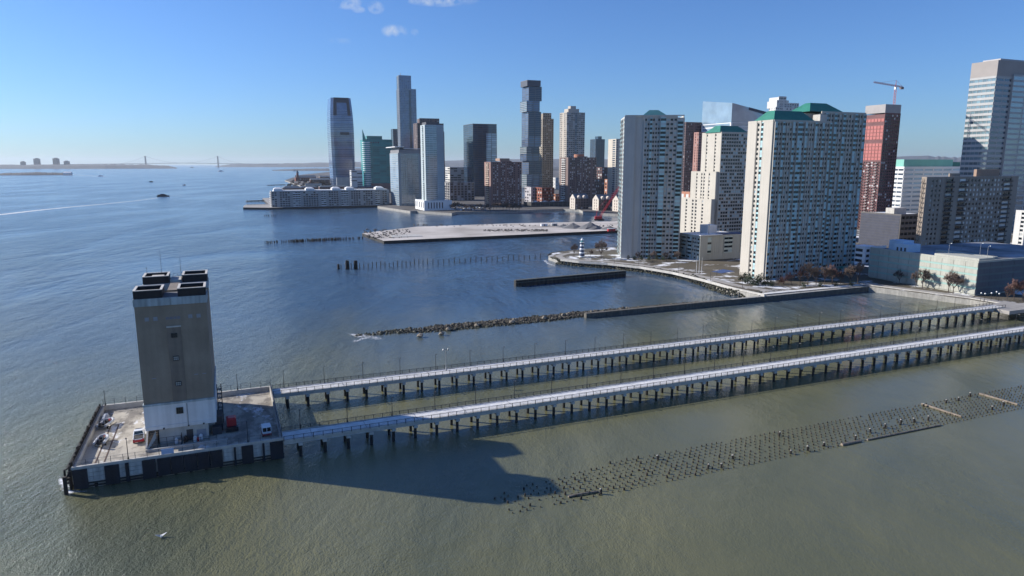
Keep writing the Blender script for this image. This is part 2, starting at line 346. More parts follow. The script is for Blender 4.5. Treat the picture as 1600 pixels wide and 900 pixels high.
# piles under the open middle of the near face
for i in range(14):
    m_ = MB(); m_.tube((1 + i * 2.85, .2, -1), (1 + i * 2.85, .2, .9), .3, .3, 7); m_.build('pile', timber, isl)
# railings: far side and near side
rail_grey = mat('grey railing', (0.09, 0.095, 0.10), .5, .2, 1)
def railing(parent, pts, post_h, spacing, rails, material, r=.035, rr=.025):
    m_ = MB()
    for a, b in zip(pts[:-1], pts[1:]):
        for z in rails: m_.tube(Vector(a) + Vector((0, 0, z)), Vector(b) + Vector((0, 0, z)), rr, rr, 4)
    m_.build('rail', material, parent)
    pm = None
    for a, b in zip(pts[:-1], pts[1:]):
        a, b = Vector(a), Vector(b); n = max(1, round((b - a).length / spacing))
        for i in range(n + 1):
            if pm is None: q = MB(); q.box(-r, r, -r, r, 0, post_h); pm = q.mesh('rail_post', material)
            put('rail_post', pm, parent, a.lerp(b, i / n))
railing(isl, [(.3, PL - .3, PT), (PW - .3, PL - .3, PT)], 1.5, 2.4, (.5, .95, 1.45), rail_grey, .05, .035)
railing(isl, [(.3, .28, PT), (13.2, .28, PT)], 1.25, 2.1, (.6, 1.2), rail_grey, .045, .025)
railing(isl, [(13.2, .28, PT), (PW - .3, .28, PT)], 1.25, 2.1, (.6, 1.2), rail_grey, .045, .025)
m_ = MB(); m_.box(PW - .32, PW - .2, .6, PL - .6, PT, PT + .9); m_.build('fence_panel', blackmetal, isl)
m_ = MB(); m_.box(.12, .24, .6, PL - .6, PT, PT + .35); m_.build('fence_panel', blackmetal, isl)
for k, (a, b) in enumerate(((3.3, 3.55), (4.9, 5.15))):
    m_ = MB(); m_.box(a, b, 2, 26, DZ + .004, DZ + .05); m_.build('track_rail', mat('rusty rail', (.10, .06, .04), .7, .3, 2), isl)

def lamp_mesh(h, arm=1.0, material=None, head=True):
    m_ = MB(); m_.lathe(0, 0, [(0, .16), (.35, .16), (.4, .09), (h * .6, .07), (h, .05)], 8)
    return m_
_lm = {}
def lamp(loc, rz, h, label, cat='lamp post', group=None, material=None, arm=.9, name='lamp_post'):
    material = material or blackmetal; key = (h, arm, material.name)
    if key not in _lm:
        p = MB(); p.lathe(0, 0, [(0, .17), (.4, .15), (.45, .085), (h * .6, .07), (h, .055)], 7)
        ar = MB(); ar.tube((0, 0, h - .06), (0, -arm, h + .10), .04, .035, 5)
        hd = MB(); hd.loft([[(-.12, -arm - .35, h + .06), (.12, -arm - .35, h + .06), (.16, -arm + .2, h + .04), (-.16, -arm + .2, h + .04)], [(-.09, -arm - .3, h + .2), (.09, -arm - .3, h + .2), (.1, -arm + .15, h + .22), (-.1, -arm + .15, h + .22)]])
        _lm[key] = (p.mesh('pole', material), ar.mesh('arm', material), hd.mesh('lamp_head', material))
    e = empty(name, loc, rz, label, cat, group)
    for nm, me in zip(('pole', 'arm', 'lamp_head'), _lm[key]): put(nm, me, e)
    return e
for (u, v, h, z, lab) in ((9.8, .3, 4.4, PT, 'thin black lamp post on the island parapet facing the white pickup truck'), (32.3, .3, 4.6, PT, 'black lamp post on the near parapet in front of the red container'), (9.5, PL - .3, 4.2, PT, 'lamp post on the far railing just left of the brown tower'), (31.0, PL - .3, 4.2, PT, 'lamp post on the far railing just right of the brown tower'), (.8, PL - .6, 3.6, PT, 'lamp post at the outermost far corner of the island')):
    lamp(W(u, v, z), A, h, lab, group='lamp posts of the pier island', arm=.35)

# ------------------------------------------------------------------ ventilation tower
TU0, TU1, TV0, TV1 = 12.5, 26.1, 8.5, 34.5
brick_t = mat('brown tower brick', (0.300, 0.246, 0.190), .9, .22, .14, bump=.15, streak=.09, bscale=2)
brick_d = mat('darker brown brick', (0.225, 0.186, 0.150), .9, .14, .4, streak=.15)
white_clad = mat('white tower cladding', (0.70, 0.71, 0.71), .7, .07, .35, streak=.12)
cornice_m = mat('stained pale cornice', (0.40, 0.46, 0.48), .8, .12, .6, streak=.30)
stackm = mat('black stack panels', (0.012, 0.012, 0.016), .6, .3, .6, streak=.2)
stackrim = mat('stack rim', (0.55, 0.52, 0.47), .8, .2, .6)
tw = empty('ventilation_tower', W(TU0, TV0, DZ), A, 'tall brown windowless ventilation tower with four black roof stacks', 'tower')
TW, TL = TU1 - TU0, TV1 - TV0
zl = lambda z: z - DZ
SD = 6.6
mb = MB(); mb.box(0, TW, 0, TL, zl(12.9), zl(33.2)); mb.box(0, TW, 0, SD + .2, zl(33.2), zl(34.0)); mb.box(0, TW, TL - SD - .2, TL, zl(33.2), zl(34.0)); mb.build('shaft', brick_t, tw)
mb = MB(); mb.box(TW * .415, TW * .61, -.12, 0, zl(13.05), zl(29.2)); mb.build('recess_panel', brick_d, tw)
mb = MB(); mb.box(TW * .41, TW * .615, -.28, -.122, zl(29.2), zl(29.5)); mb.build('ledge', pale_conc, tw)
mb = MB(); mb.box(-.12, TW + .12, -.14, TL + .12, zl(7.2), zl(12.5)); mb.build('white_storey', white_clad, tw)
mb = MB(); mb.box(-.22, TW + .22, -.24, TL + .22, zl(12.5), zl(12.95)); mb.build('string_course', cornice_m, tw)
mb = MB(); mb.box(-.18, TW + .18, -.24, TL + .2, zl(7.75), zl(8.0)); mb.build('trim_band', white_clad, tw)
mb = MB(); mb.box(2.3, TW - 1.6, .9, TL - .5, 0, zl(7.2)); mb.box(.1, 2.3, 3.5, TL - .5, 0, zl(7.2)); mb.box(TW - 1.6, TW - .1, 4.5, TL - .5, 0, zl(7.2)); mb.build('base', pale_conc, tw)
mb = MB()
n = 6
for i in range(n):
    w = (TW + .36) / n; q = MB(); q.box(-.18 + i * w + .015, -.18 + (i + 1) * w - .015, -.2, .3, zl(34.0), zl(35.6)); q.build('cornice_panel', cornice_m, tw)
mb.box(-.16, TW + .16, .3, SD + .3, zl(34.0), zl(35.55)); mb.box(-.16, TW + .16, TL - SD - .3, TL + .16, zl(34.0), zl(35.55)); mb.build('cornice', cornice_m, tw)
mb = MB(); mb.box(.1, TW - .1, SD + .4, TL - SD - .4, zl(33.2), zl(33.35)); mb.box(.3, TW - .3, .5, SD, zl(35.551), zl(35.62)); mb.box(.3, TW - .3, TL - SD, TL - .3, zl(35.551), zl(35.62)); mb.build('roof', mat('grey roofing', (.16, .16, .165), .9, .25, .5), tw)
for (x0, x1, y0) in ((-.02, 5.35, .02), (TW - 5.35, TW + .02, .02), (-.02, 5.35, TL - SD), (TW - 5.35, TW + .02, TL - SD)):
    y1 = y0 + SD; zb, zt = zl(35.62), zl(37.25); t = .38
    q = MB()
    q.box(x0, x1, y0, y0 + t, zb, zt); q.box(x0, x1, y1 - t, y1, zb, zt); q.box(x0, x0 + t, y0 + t, y1 - t, zb, zt); q.box(x1 - t, x1, y0 + t, y1 - t, zb, zt)
    s_ = q.build('stack', stackm, tw)
    q = MB()
    q.box(x0 - .06, x1 + .06, y0 - .06, y0 + t + .05, zt, zt + .13); q.box(x0 - .06, x1 + .06, y1 - t - .05, y1 + .06, zt, zt + .13); q.box(x0 - .06, x0 + t + .05, y0 + t + .05, y1 - t - .05, zt, zt + .13); q.box(x1 - t - .05, x1 + .06, y0 + t + .05, y1 - t - .05, zt, zt + .13)
    q.build('rim', stackrim, s_)
    q = MB(); q.box(x0 + t, x1 - t, y0 + t, y1 - t, zb, zb + .25); q.build('stack_floor', stackm, s_)
    if x0 < 1 and y0 > 5:
        q = MB(); q.box(x0 + 1.6, x1 - 1.2, y0 + 2.6, y1 - .9, zb + .25, zt - .35); q.build('hatch', stackrim, s_)
mb = MB(); mb.box(5.8, TW - 5.8, 7.4, TL - 7.6, zl(33.35), zl(35.9)); mb.build('roof_house', brick_d, tw)
mb = MB(); mb.box(5.6, TW - 5.6, TL - 6.0, TL - .4, zl(35.62), zl(36.2)); mb.build('roof_curb', pale_conc, tw)
for (x, y, h) in ((8.0, TL - 5, 4.2), (3.6, TL - 1, 5.5), (.4, TL - .4, 1.6)):
    mb = MB(); mb.tube((x, y, zl(36)), (x, y, zl(37.4) + h), .05, .03, 5); mb.tube((x - .3, y, zl(37.2) + h * .8), (x + .3, y, zl(37.2) + h * .8), .03, .03, 4); mb.build('aerial', blackmetal, tw)
railing(tw, [(6.0, TL - .3, zl(35.7)), (TW - 5.6, TL - .3, zl(35.7))], 1.3, 1.0, (.6, 1.25), rail_grey, .03, .02)
def wind(x, z, w, h, parent=tw, nx=3, ny=2):
    f = MB(); t = .09; y0, y1 = -.30, -.121
    f.box(x, x + w, y0, y1, z, z + t); f.box(x, x + w, y0, y1, z + h - t, z + h); f.box(x, x + t, y0, y1, z + t, z + h - t); f.box(x + w - t, x + w, y0, y1, z + t, z + h - t)
    for i in range(1, nx): f.box(x + w * i / nx - .03, x + w * i / nx + .03, y0 + .04, y1, z + t, z + h - t)
    for i in range(1, ny): f.box(x + t, x + w - t, y0 + .05, y1 - .001, z + h * i / ny - .03, z + h * i / ny + .03)
    o = f.build('window', mat('dark steel sash', (.03, .032, .035), .5, .2, 1), parent)
    p = MB(); p.box(x + t, x + w - t, y0 + .1, y1 - .002, z + t, z + h - t); p.build('pane', win, o)
for z in (27.0, 22.0, 16.4): wind(TW * .5 - .45, zl(z), 1.15, .95)
q_ = wind(TW * .5 - .75, zl(10.2), 1.35, 1.4)
vent_light = mat('pale louvre', (0.30, 0.31, 0.34), .7, .12, 1)
for x in (1.7, 3.3, 9.9, 11.5):
    mb = MB(); mb.box(x, x + .8, -.06, 0, zl(30.85), zl(31.65)); mb.build('louvre', vent_light, tw)
for i in range(4):
    mb = MB(); mb.box(5.6 + i * .72, 6.22 + i * .72, -.05, 0, zl(30.9), zl(31.45)); mb.build('louvre', mat('dim louvre', (.22, .21, .24), .8, .2, 1), tw)
for x in (10.1, 11.7, 2.0):
    mb = MB(); mb.box(x, x + .8, -.05, 0, zl(18.4), zl(18.55)); mb.build('louvre', vent_light, tw)
mb = MB(); mb.tube((TW * .6, -.25, zl(7.4)), (TW * .6, -.25, zl(12.3)), .09, .09, 6); mb.build('downpipe', greymetal, tw)
for x, z in ((3.4, 6.9), (8.2, 6.9), (11.2, 6.9)):
    mb = MB(); mb.box(x - .15, x + .15, -.5, -.1, zl(z) + .3, zl(z) + .55); mb.build('wall_lamp', blackmetal, tw)
# doorway, stairs and pipes in the recessed ground storey
mb = MB(); mb.box(7.6, 8.9, .82, .9, .05, 2.5); mb.build('door', mat('dark door', (.05, .05, .055), .6, .2, 1), tw)
mb = MB(); mb.box(9.6, 11.5, .84, .9, .6, 2.2); mb.build('louvre', vent_light, tw)
mb = MB(); mb.quad((.1, -2.2, .0), (1.7, .6, .0), (1.7, .6, 3.3), (.1, -2.2, .6)); mb.loft([[(-.2, -2.3, 0), (.15, -2.3, 0), (.15, 3.4, 0), (-.2, 3.4, 0)], [(-.2, -2.3, .9), (.15, -2.3, .9), (.15, 3.4, 3.4), (-.2, 3.4, 3.4)]]); mb.build('stair_wall', pale_conc, tw)
for i in range(9):
    q = MB(); q.box(.2, 1.9, -2.0 + i * .55, -1.45 + i * .55 + .02, 0, .3 + i * .3); q.build('step', brick_d, tw)
mb = MB(); mb.box(-.2, TW + 2.2, -2.75, -2.35, 0, .5); mb.build('kerb_wall', pale_conc, tw)
railing(tw, [(2.4, -.9, .0), (6.6, -.9, 0), (6.6, .7, 0)], 2.1, 1.4, (1.1, 2.05), blackmetal, .05, .04)
railing(tw, [(7.2, -1.2, .0), (TW, -1.2, 0)], 1.2, 1.6, (.6, 1.15), blackmetal, .04, .03)
for i, (x, s_, m2) in enumerate(((5.2, .7, white), (6.1, .6, greymetal), (7.0, .8, blackmetal), (8.9, .7, white), (10.0, .75, white), (9.5, .5, red))):
    q = MB(); q.box(x, x + s_, -.1 - .5 * (i % 2), .55 - .5 * (i % 2), .004, s_ * 1.5); q.lathe(x + s_ / 2, .2 - .5 * (i % 2), [(s_ * 1.5, s_ * .3), (s_ * 1.8, s_ * .25), (s_ * 1.9, .05)], 8); q.build('valve_cabinet', m2, tw)
# right-hand lean-to and steel stair mast
mb = MB(); mb.box(TW - .3, TW + 1.3, 4.2, 9, 0, 3.4); mb.box(TW - .9, TW + 1.0, 2.2, 4.2, 0, 1.7); mb.build('annexe', mat('dark annexe', (.055, .055, .06), .8, .2, .8), tw)
mb = MB()
for dx, dy in ((0, 0), (.9, 0), (0, .9), (.9, .9)): mb.tube((TW + .5 + dx, 9.3 + dy, 0), (TW + .5 + dx, 9.3 + dy, 9.2), .09, .09, 5)
for k in range(8):
    z = .4 + k * 1.1; mb.box(TW + .4, TW + 1.5, 9.2, 10.3, z, z + .07); mb.tube((TW + .5, 9.3, z), (TW + 1.4, 10.2, z + 1.1), .06, .06, 4)
mb.build('ladder_frame', blackmetal, tw)

# ------------------------------------------------------------------ things on the island deck
def vehicle(name, loc, rz, label, cat, body_fn): e = empty(name, loc, rz, label, cat); body_fn(e); return e
carpaint = mat('white car paint', (.72, .73, .74), .3, .05, 1); carglass = mat('car glass', (.012, .014, .017), .08, .1, 1, ior=1.7)
_wheel = MB(); _wheel.loft([[(x, .36 * math.cos(a * math.pi / 6), .36 * math.sin(a * math.pi / 6)) for a in range(12)] for x in (-.13, .13)]); WHEEL = _wheel.mesh('wheel', rubber)
_rim = MB(); _rim.loft([[(x, .2 * math.cos(a * math.pi / 4), .2 * math.sin(a * math.pi / 4)) for a in range(8)] for x in (-.145, .145)]); RIM = _rim.mesh('rim', greymetal)
def wheels(e, xs, ys, r=.36):
    for x in xs:
        for y in ys:
            w = put('wheel', WHEEL, e, (x, y, r)); w.scale = (1, r / .36, r / .36); put('rim', RIM, w)
def pickup(e):
    # x across, -y is the rear of the truck
    m_ = MB(); m_.loft([[(s * .93, y, .45) for s in (-1, 1)] + [(s * .93, y, z) for s in (1, -1)] for y, z in ((-2.7, 1.05), (-.45, 1.08), (1.2, 1.1), (2.2, 1.02), (2.65, .85))]); m_.build('body', carpaint, e)
    m_ = MB(); m_.loft([[(-.86, -.45, 1.08), (.86, -.45, 1.08), (.86, 1.35, 1.1), (-.86, 1.35, 1.1)], [(-.72, -.3, 1.8), (.72, -.3, 1.8), (.72, .65, 1.8), (-.72, .65, 1.8)]]); m_.build('cab', carpaint, e)
    m_ = MB(); m_.quad((-.74, -.44, 1.2), (.74, -.44, 1.2), (.66, -.325, 1.7), (-.66, -.325, 1.7)); m_.quad((.76, 1.29, 1.2), (-.76, 1.29, 1.2), (-.66, .74, 1.74), (.66, .74, 1.74)); m_.build('windscreen', carglass, e)
    m_ = MB(); m_.box(-.8, .8, -2.6, -.55, 1.06, 1.12); m_.build('cargo_bed', mat('bed liner', (.03, .03, .032), .8, .2, 1), e)
    m_ = MB(); m_.box(-.93, .93, -2.82, -2.7, .45, .85); m_.build('rear_bumper', red, e)
    m_ = MB(); m_.box(-.6, .6, 1.5, 2.4, 1.1, 1.35); m_.box(-.95, .95, 2.65, 2.8, .4, .7); m_.build('bonnet', blackmetal, e)
    for s in (-1, 1):
        m_ = MB(); m_.box(s * .78 - .12, s * .78 + .12, -2.74, -2.70, .86, 1.02); m_.build('tail_light', red, e)
    wheels(e, (-.85, .85), (-1.75, 1.65))
vehicle('pickup_truck', W(10.3, 14.4, DZ), A + R(4), 'white pickup truck with red bumper parked left of the tower', 'pickup truck', pickup).scale = (1.15, 1.15, 1.15)
def workboat(e):
    tub = mat('pale inflatable tube', (.55, .56, .57), .5, .1, 1)
    for s in (-1, 1):
        m_ = MB(); P = [Vector((s * .95, -2.2, 1.0)), Vector((s * .95, 1.0, 1.0)), Vector((s * .6, 2.0, 1.08)), Vector((0, 2.45, 1.15))]
        for a, b in zip(P[:-1], P[1:]): m_.tube(a, b, .27, .27, 8)
        m_.build('tube', tub, e)
    m_ = MB(); m_.loft([[(-.75, y, .85), (0, y, .55), (.75, y, .85), (.75, y, .95), (-.75, y, .95)] for y in (-2.1, 1.0)]); m_.build('hull', mat('dark hull', (.03, .032, .036), .6, .2, 1), e)
    m_ = MB(); m_.box(-.35, .35, -.5, .4, .95, 1.75); m_.box(-.4, .4, -1.5, -.9, .95, 1.35); m_.build('console', blackmetal, e)
    m_ = MB(); m_.box(-.25, .25, -2.75, -2.2, .8, 1.85); m_.build('outboard_motor', blackmetal, e)
    m_ = MB(); m_.tube((-.7, -1.9, 1.0), (-.7, -1.9, 2.2), .04); m_.tube((.7, -1.9, 1.0), (.7, -1.9, 2.2), .04); m_.tube((-.7, -1.9, 2.2), (.7, -1.9, 2.2), .04); m_.build('roll_bar', greymetal, e)
    m_ = MB(); m_.box(-.8, .8, -2, -1.8, .35, .5); m_.box(-.06, .06, -2, 3.2, .38, .5); m_.box(-.8, .8, .4, .6, .35, .5); m_.box(-.5, -.4, -2, 2, .5, .8); m_.box(.4, .5, -2, 2, .5, .8); m_.build('trailer', greymetal, e)
    m_ = MB(); m_.box(-.2, .2, .9, 1.5, .95, 1.35); m_.build('seat', red, e)
    wheels(e, (-.95, .95), (-1.2,), .3)
vehicle('inflatable_workboat', W(3.2, 14.6, DZ), A + R(-6), 'grey inflatable workboat on a trailer, nearer of the two beside the island parapet', 'boat', workboat)['group'] = 'inflatable boats on trailers'
vehicle('inflatable_workboat', W(2.6, 25.5, DZ), A + R(-20), 'grey inflatable workboat on a trailer, farther one near the island corner', 'boat', workboat)['group'] = 'inflatable boats on trailers'
def tarp(e):
    m_ = MB(); rng = random.Random(3)
    m_.loft([[(x + rng.uniform(-.15, .15), y + rng.uniform(-.15, .15), 0) for x, y in ((-.7, -2.4), (.7, -2.4), (.8, 2.4), (-.7, 2.4))], [(x, y, .7 + rng.uniform(-.15, .15)) for x, y in ((-.5, -2.1), (.5, -2.2), (.55, 2.0), (-.5, 2.1))], [(x, y, .95) for x, y in ((-.2, -1.6), (.2, -1.6), (.2, 1.6), (-.2, 1.6))]]); m_.build('cover', mat('grey tarpaulin', (.36, .38, .42), .6, .2, 1, bump=.4), e)
vehicle('covered_boat', W(1.5, 30.5, DZ), A, 'long shape under a grey tarpaulin in the far corner of the island', 'tarpaulin', tarp)
def container(e):
    m_ = MB(); m_.box(-1.0, 1.0, -1.2, 1.2, .55, 2.6); b = m_.build('body', red, e)
    for i in range(6):
        q = MB(); q.box(-.95 + i * .34, -.80 + i * .34, -1.26, -1.2, .65, 2.5); q.build('rib', red, b)
    m_ = MB(); m_.box(-1.1, 1.1, -1.3, 1.3, .3, .55); m_.box(-1.3, 1.3, -2.4, -1.2, .2, 1.1); m_.build('skid', blackmetal, e)
    m_ = MB(); m_.hip(-1, 1, -1.2, 1.2, 2.6, .35, .3, .3, .05); m_.build('lid', red, e)
    wheels(e, (-1.0, 1.0), (-.7, .7), .3)
vehicle('red_compressor', W(29.2, 13.0, DZ), A + R(2), 'red box-shaped machine on a dark skid in the tower shade', 'machine', container)
def cart(e):
    m_ = MB(); m_.box(-.95, .95, -1.3, 1.3, .35, .75); m_.build('chassis', mat('cart red', (.38, .05, .06), .5, .1, 1), e)
    m_ = MB(); m_.box(-.9, .9, -1.25, 1.25, .75, 1.2)
    m_.build('lower_body', white, e)
    m_ = MB(); m_.loft([[(-1.0, -1.35, 2.15), (1.0, -1.35, 2.15), (1.0, 1.35, 2.15), (-1.0, 1.35, 2.15)], [(-.9, -1.2, 2.32), (.9, -1.2, 2.32), (.9, 1.2, 2.32), (-.9, 1.2, 2.32)]]); m_.build('roof', white, e)
    m_ = MB(); m_.box(-.84, .84, -1.2, 1.2, 1.2, 2.1); m_.build('windscreen', carglass, e)
    for sx in (-.88, 0, .88):
        for sy in (-1.24, 1.24):
            q = MB(); q.box(sx - .05, sx + .05, sy - .05, sy + .05, 1.2, 2.15); q.build('pillar', white, e)
    wheels(e, (-.85, .85), (-.85, .85), .33)
vehicle('utility_cart', W(36.3, 6.2, DZ), A + R(3), 'small white utility cart with a red base near the island corner', 'cart', cart)
sg = empty('notice_board', W(15.8, -.02, PT), A, 'blank pale blue notice board on the parapet below the tower', 'sign')
mb = MB(); mb.box(0, 2.3, -.14, -.07, .1, 1.25); mb.build('panel', mat('pale blue board', (.42, .52, .72), .5, .05, 1), sg)
for x in (.3, 1.9): q = MB(); q.box(x, x + .09, -.07, .0, -.3, 1.2); q.build('post', greymetal, sg)

# ------------------------------------------------------------------ the two footbridges
def footbridge(v0, v1, u0, u1, width, label, zd=4.2, first_lamp=3.0, nlamp=26, lamp_lab='', tall=None):
    a, b = W(u0, v0), W(u1, v1); d = b - a; ln = d.length; ang = math.atan2(d.y, d.x)
    e = empty('footbridge', a, ang, label, 'footbridge', 'footbridges to the pier island')
    m_ = MB(); m_.box(0, ln, 0, width, zd - .28, zd); m_.build('deck', concrete, e)
    m_ = MB(); rng = random.Random(int(v0 * 10) + 5); n = 150; lo = []; hi = []
    for i in range(n + 1):
        x = ln * i / n; lo.append((x, .55 + rng.uniform(-.18, .22))); hi.append((x, width - .5 + rng.uniform(-.25, .2)))
    for i in range(n): m_.quad((*lo[i], zd + .03), (*lo[i + 1], zd + .03), (*hi[i + 1], zd + .05), (*hi[i], zd + .05))
    m_.build('snow', snow, e)
    for k_ in range(int(ln / 12.0)):
        j_ = MB(); j_.box(6 + k_ * 12.0 - .07, 6 + k_ * 12.0 + .07, .2, width - .2, zd + .005, zd + .062); j_.build('deck_joint', greymetal, e)
    for y in (.05, width - .45):
        m_ = MB(); m_.box(0, ln, y, y + .4, zd - .95, zd - .281); m_.build('girder', pale_conc, e)
    m_ = MB(); m_.box(0, ln, -.1, .12, zd - .35, zd + .12); m_.box(0, ln, width - .12, width + .1, zd - .35, zd + .12); m_.build('kerb', pale_conc, e)
    nb = int(ln / 5.15)
    cap = MB(); cap.box(-.45, .45, -.25, width + .25, zd - 1.55, zd - .951); cm = cap.mesh('pile_cap', pale_conc)
    pl = MB(); pl.lathe(0, 0, [(-1.5, .36), (zd - 1.5, .36)], 8); pm = pl.mesh('pile', mat('dark bridge pile', (.022, .021, .021), .7, .3, 1.0, bump=.2))
    for i in range(nb + 1):
        x = 3.4 + i * 5.15
        if x > ln - 1: break
        put('pile_cap', cm, e, (x, 0, 0))
        for y in (.45, width - .45):
            p = put('pile', pm, e, (x + rng.uniform(-.05, .05), y, 0))
    post = MB(); post.box(-.06, .06, -.05, .05, -.1, 1.08); pom = post.mesh('rail_post', blackmetal)
    np_ = int(ln / 2.06)
    for y in (.0, width):
        for i in range(np_ + 1): put('rail_post', pom, e, (ln * i / np_, y - (.12 if y < 1 else -.12), zd))
        m_ = MB()
        yy = y - (.12 if y < 1 else -.12)
        for z in (.3, .55, .8): m_.box(0, ln, yy - .015, yy + .015, zd + z - .018, zd + z + .018)
        m_.box(0, ln, yy - .05, yy + .05, zd + .98, zd + 1.06); m_.build('rail', blackmetal, e)
    # far rail has a closer mesh of balusters
    m_ = MB(); k = int(ln / .42)
    for i in range(k): m_.box(i * .42 - .014, i * .42 + .014, width + .105, width + .135, zd + .1, zd + .98)
    m_.build('baluster', blackmetal, e, kind='stuff')
    ca, sa = math.cos(ang), math.sin(ang)
    for i in range(nlamp):
        x = first_lamp + i * 10.5
        if x > ln - 1: break
        p = Vector((a.x + x * ca - (width + .1) * sa, a.y + x * sa + (width + .1) * ca, zd - .1))
        lamp(p, ang, 4.9, f'{ordinal(i + 1)} black lamp post from the tower along the {lamp_lab} footbridge', group=f'lamp posts of the {lamp_lab} footbridge')
    return e, a, ang
fb1, a1, g1 = footbridge(32.0, 32.6, PW + .1, 329, 5.0, 'snow-covered footbridge on piles, the one farther from the camera', lamp_lab='farther')
fb2, a2, g2 = footbridge(-.6, 2.6, PW + .1, 330, 5.4, 'snow-covered footbridge on piles, the nearer one, partly in tower shade', lamp_lab='nearer', first_lamp=4.0)
pm = empty('camera_mast', Vector((a1.x + 47.5 * math.cos(g1) - 3.2 * math.sin(g1), a1.y + 47.5 * math.sin(g1) + 3.2 * math.cos(g1), 4.2)), g1, 'pale taller mast with twin lamps standing on the farther footbridge', 'lamp post')
q = MB(); q.lathe(0, 0, [(0, .2), (.8, .18), (.9, .11), (6.6, .09)], 8); q.build('pole', greymetal, pm)
q = MB(); q.tube((-.7, 0, 6.4), (.7, 0, 6.4), .05); q.build('arm', greymetal, pm)
for s in (-1, 1): q = MB(); q.lathe(s * .7, 0, [(6.0, .22), (6.3, .28), (6.6, .1)], 8); q.build('lamp_head', greymetal, pm)

# ------------------------------------------------------------------ pile field in the foreground
rng = random.Random(21)
stub_m = mat('rotted brown timber', (.052, .040, .030), .8, .4, 1.5, bump=.4, rnd=.5)
stubm = []
for k in range(4):
    q = MB(); r = .135 + .025 * k; q.lathe(0, 0, [(-.6, r), (.10 + .05 * k, r * .9), (.18 + .08 * k, r * .6)], 7); stubm.append(q.mesh('pile_stub', stub_m))
cand = []
for i in range(126):
    u = 76 + i * 1.4
    for j in range(10):
        v = -41.2 + j * 1.3 + rng.uniform(-.09, .09)
        uu = u + rng.uniform(-.1, .1) - .22 * j
        if v > -28.8 - 5 * max(0, 1 - (u - 71) / 40): continue
        if u < 88 and rng.random() < .5 - (u - 76) * .04: continue
        if rng.random() < .06: continue
        cand.append((uu, v))
cand = [(W(u, v), u, v) for u, v in cand]
cand.sort(key=lambda t: t[0].length)
rest = MB()
for k, (p, u, v) in enumerate(cand):
    if not (-2 < (p.x / p.y) and p.x / p.y < .82): continue
    if k < 300:
        o = put('pile_stub', stubm[k % 4], None, p, rng.uniform(0, 6)); o.rotation_euler = (rng.gauss(0, .12), rng.gauss(0, .12), rng.uniform(0, 6)); o.scale = (rng.uniform(.75, 1.25),) * 2 + (rng.uniform(.5, 1.7),)
        tag(o, 'short rotted timber pile stub in the drowned pile field, one of hundreds', 'pile', 'rotted pile stubs in the foreground')
    else:
        r = rng.uniform(.12, .2); h = rng.uniform(.15, .42); rest.lathe(p.x, p.y, [(-.5, r * 1.1), (h * .6, r), (h, r * .7)], 6, rng.uniform(0, 3))
rest.build('distant_pile_stubs', stub_m, None, kind='stuff')['label'] = 'rotted pile stubs in the farther half of the pile field'
tall_t = MB(); tall_t.lathe(0, 0, [(-.6, .26), (.9, .23), (1.0, .2)], 8); tall_me = tall_t.mesh('shaft', timber)
capm = MB(); capm.lathe(0, 0, [(.95, .24), (1.08, .21), (1.12, .1)], 8); cap_me = capm.mesh('pale_top', mat('bird-limed timber', (.33, .31, .27), .9, .2, 2))
for k, (px, py) in enumerate([(1217, 681), (1235, 709), (1262, 704), (1288, 697), (1360, 676), (1382, 669), (1407, 663), (1336, 687), (1428, 660), (1450, 657), (1516, 620), (1497, 626), (1478, 629), (1443, 635), (1127, 731), (1106, 732), (1028, 718), (1145, 717), (939, 772), (1550, 640), (1568, 634)]):
    e = empty('broken_pile', at(px, py), rng.uniform(0, 6), f'taller pale-topped broken pile, {ordinal(k + 1)} along the drowned pile field', 'pile', 'taller piles in the foreground field')
    s = rng.uniform(.8, 1.2); e.scale = (1, 1, s); e.rotation_euler = (rng.uniform(-.2, .2), rng.uniform(-.2, .2), 0); put('shaft', tall_me, e); put('pale_top', cap_me, e)
def log(p, q, r, label, bend=.0):
    P, Q = at(*p), at(*q); m_ = MB(); n = 7; c = [P.lerp(Q, i / n) + Vector((0, 0, .15 + bend * math.sin(math.pi * i / n))) for i in range(n + 1)]
    for i in range(n): m_.tube(c[i], c[i + 1], r * (1 - .03 * i), r * (1 - .03 * (i + 1)), 7)
    tag(m_.build('drift_log', driftwood), label, 'log', 'timbers stranded on the pile field')
log((888, 777), (935, 769), .22, 'bent dark timber lying at the shore-side tip of the pile field', .12)
log((1315, 696), (1345, 690), .38, 'short thick grey log at the lower edge of the pile field')
log((1440, 632), (1502, 652), .34, 'long straight pale timber lying across the pile field')
log((1530, 616), (1590, 633), .34, 'straight pale timber at the far right end of the pile field')
log((1355, 688), (1470, 665), .22, 'long low waterlogged timber along the lower edge of the piles')

# ------------------------------------------------------------------ rock jetty, sea wall, breakwater
rng = random.Random(5); rk = MB(); rk2 = MB()
for i in range(5200):
    u = 73 + (rng.random() ** .85) * 156; f = min(1, (u - 71) / 34.0); vm = 103.0
    half = (1.4 + 3.9 * f) * (1 if u < 160 else max(.55, 1 - (u - 160) / 140))
    t = rng.uniform(-1, 1); v = vm + (1.5 if u > 160 else 0) + t * half + (1.2 if u < 95 else 0)
    if u > 166 and v < 99.5: continue
    if u < 92 and rng.random() < .45: continue
    r = rng.uniform(.2, .48) if rng.random() < .94 else rng.uniform(.6, 1.0); z = (1 - t * t) * (.5 * f) + rng.uniform(-.3, .12)
    p = W(u, v, z); rock(rk2 if z < .25 else rk, p, r, rng, .75)
rk.build('jetty_rocks', stone_mat, None, kind='stuff')['label'] = 'rubble rock jetty running out from the sea wall'
rk2.build('jetty_wet_rocks', dark_stone, None, kind='stuff')['label'] = 'dark weedy rocks along the waterline of the rock jetty'
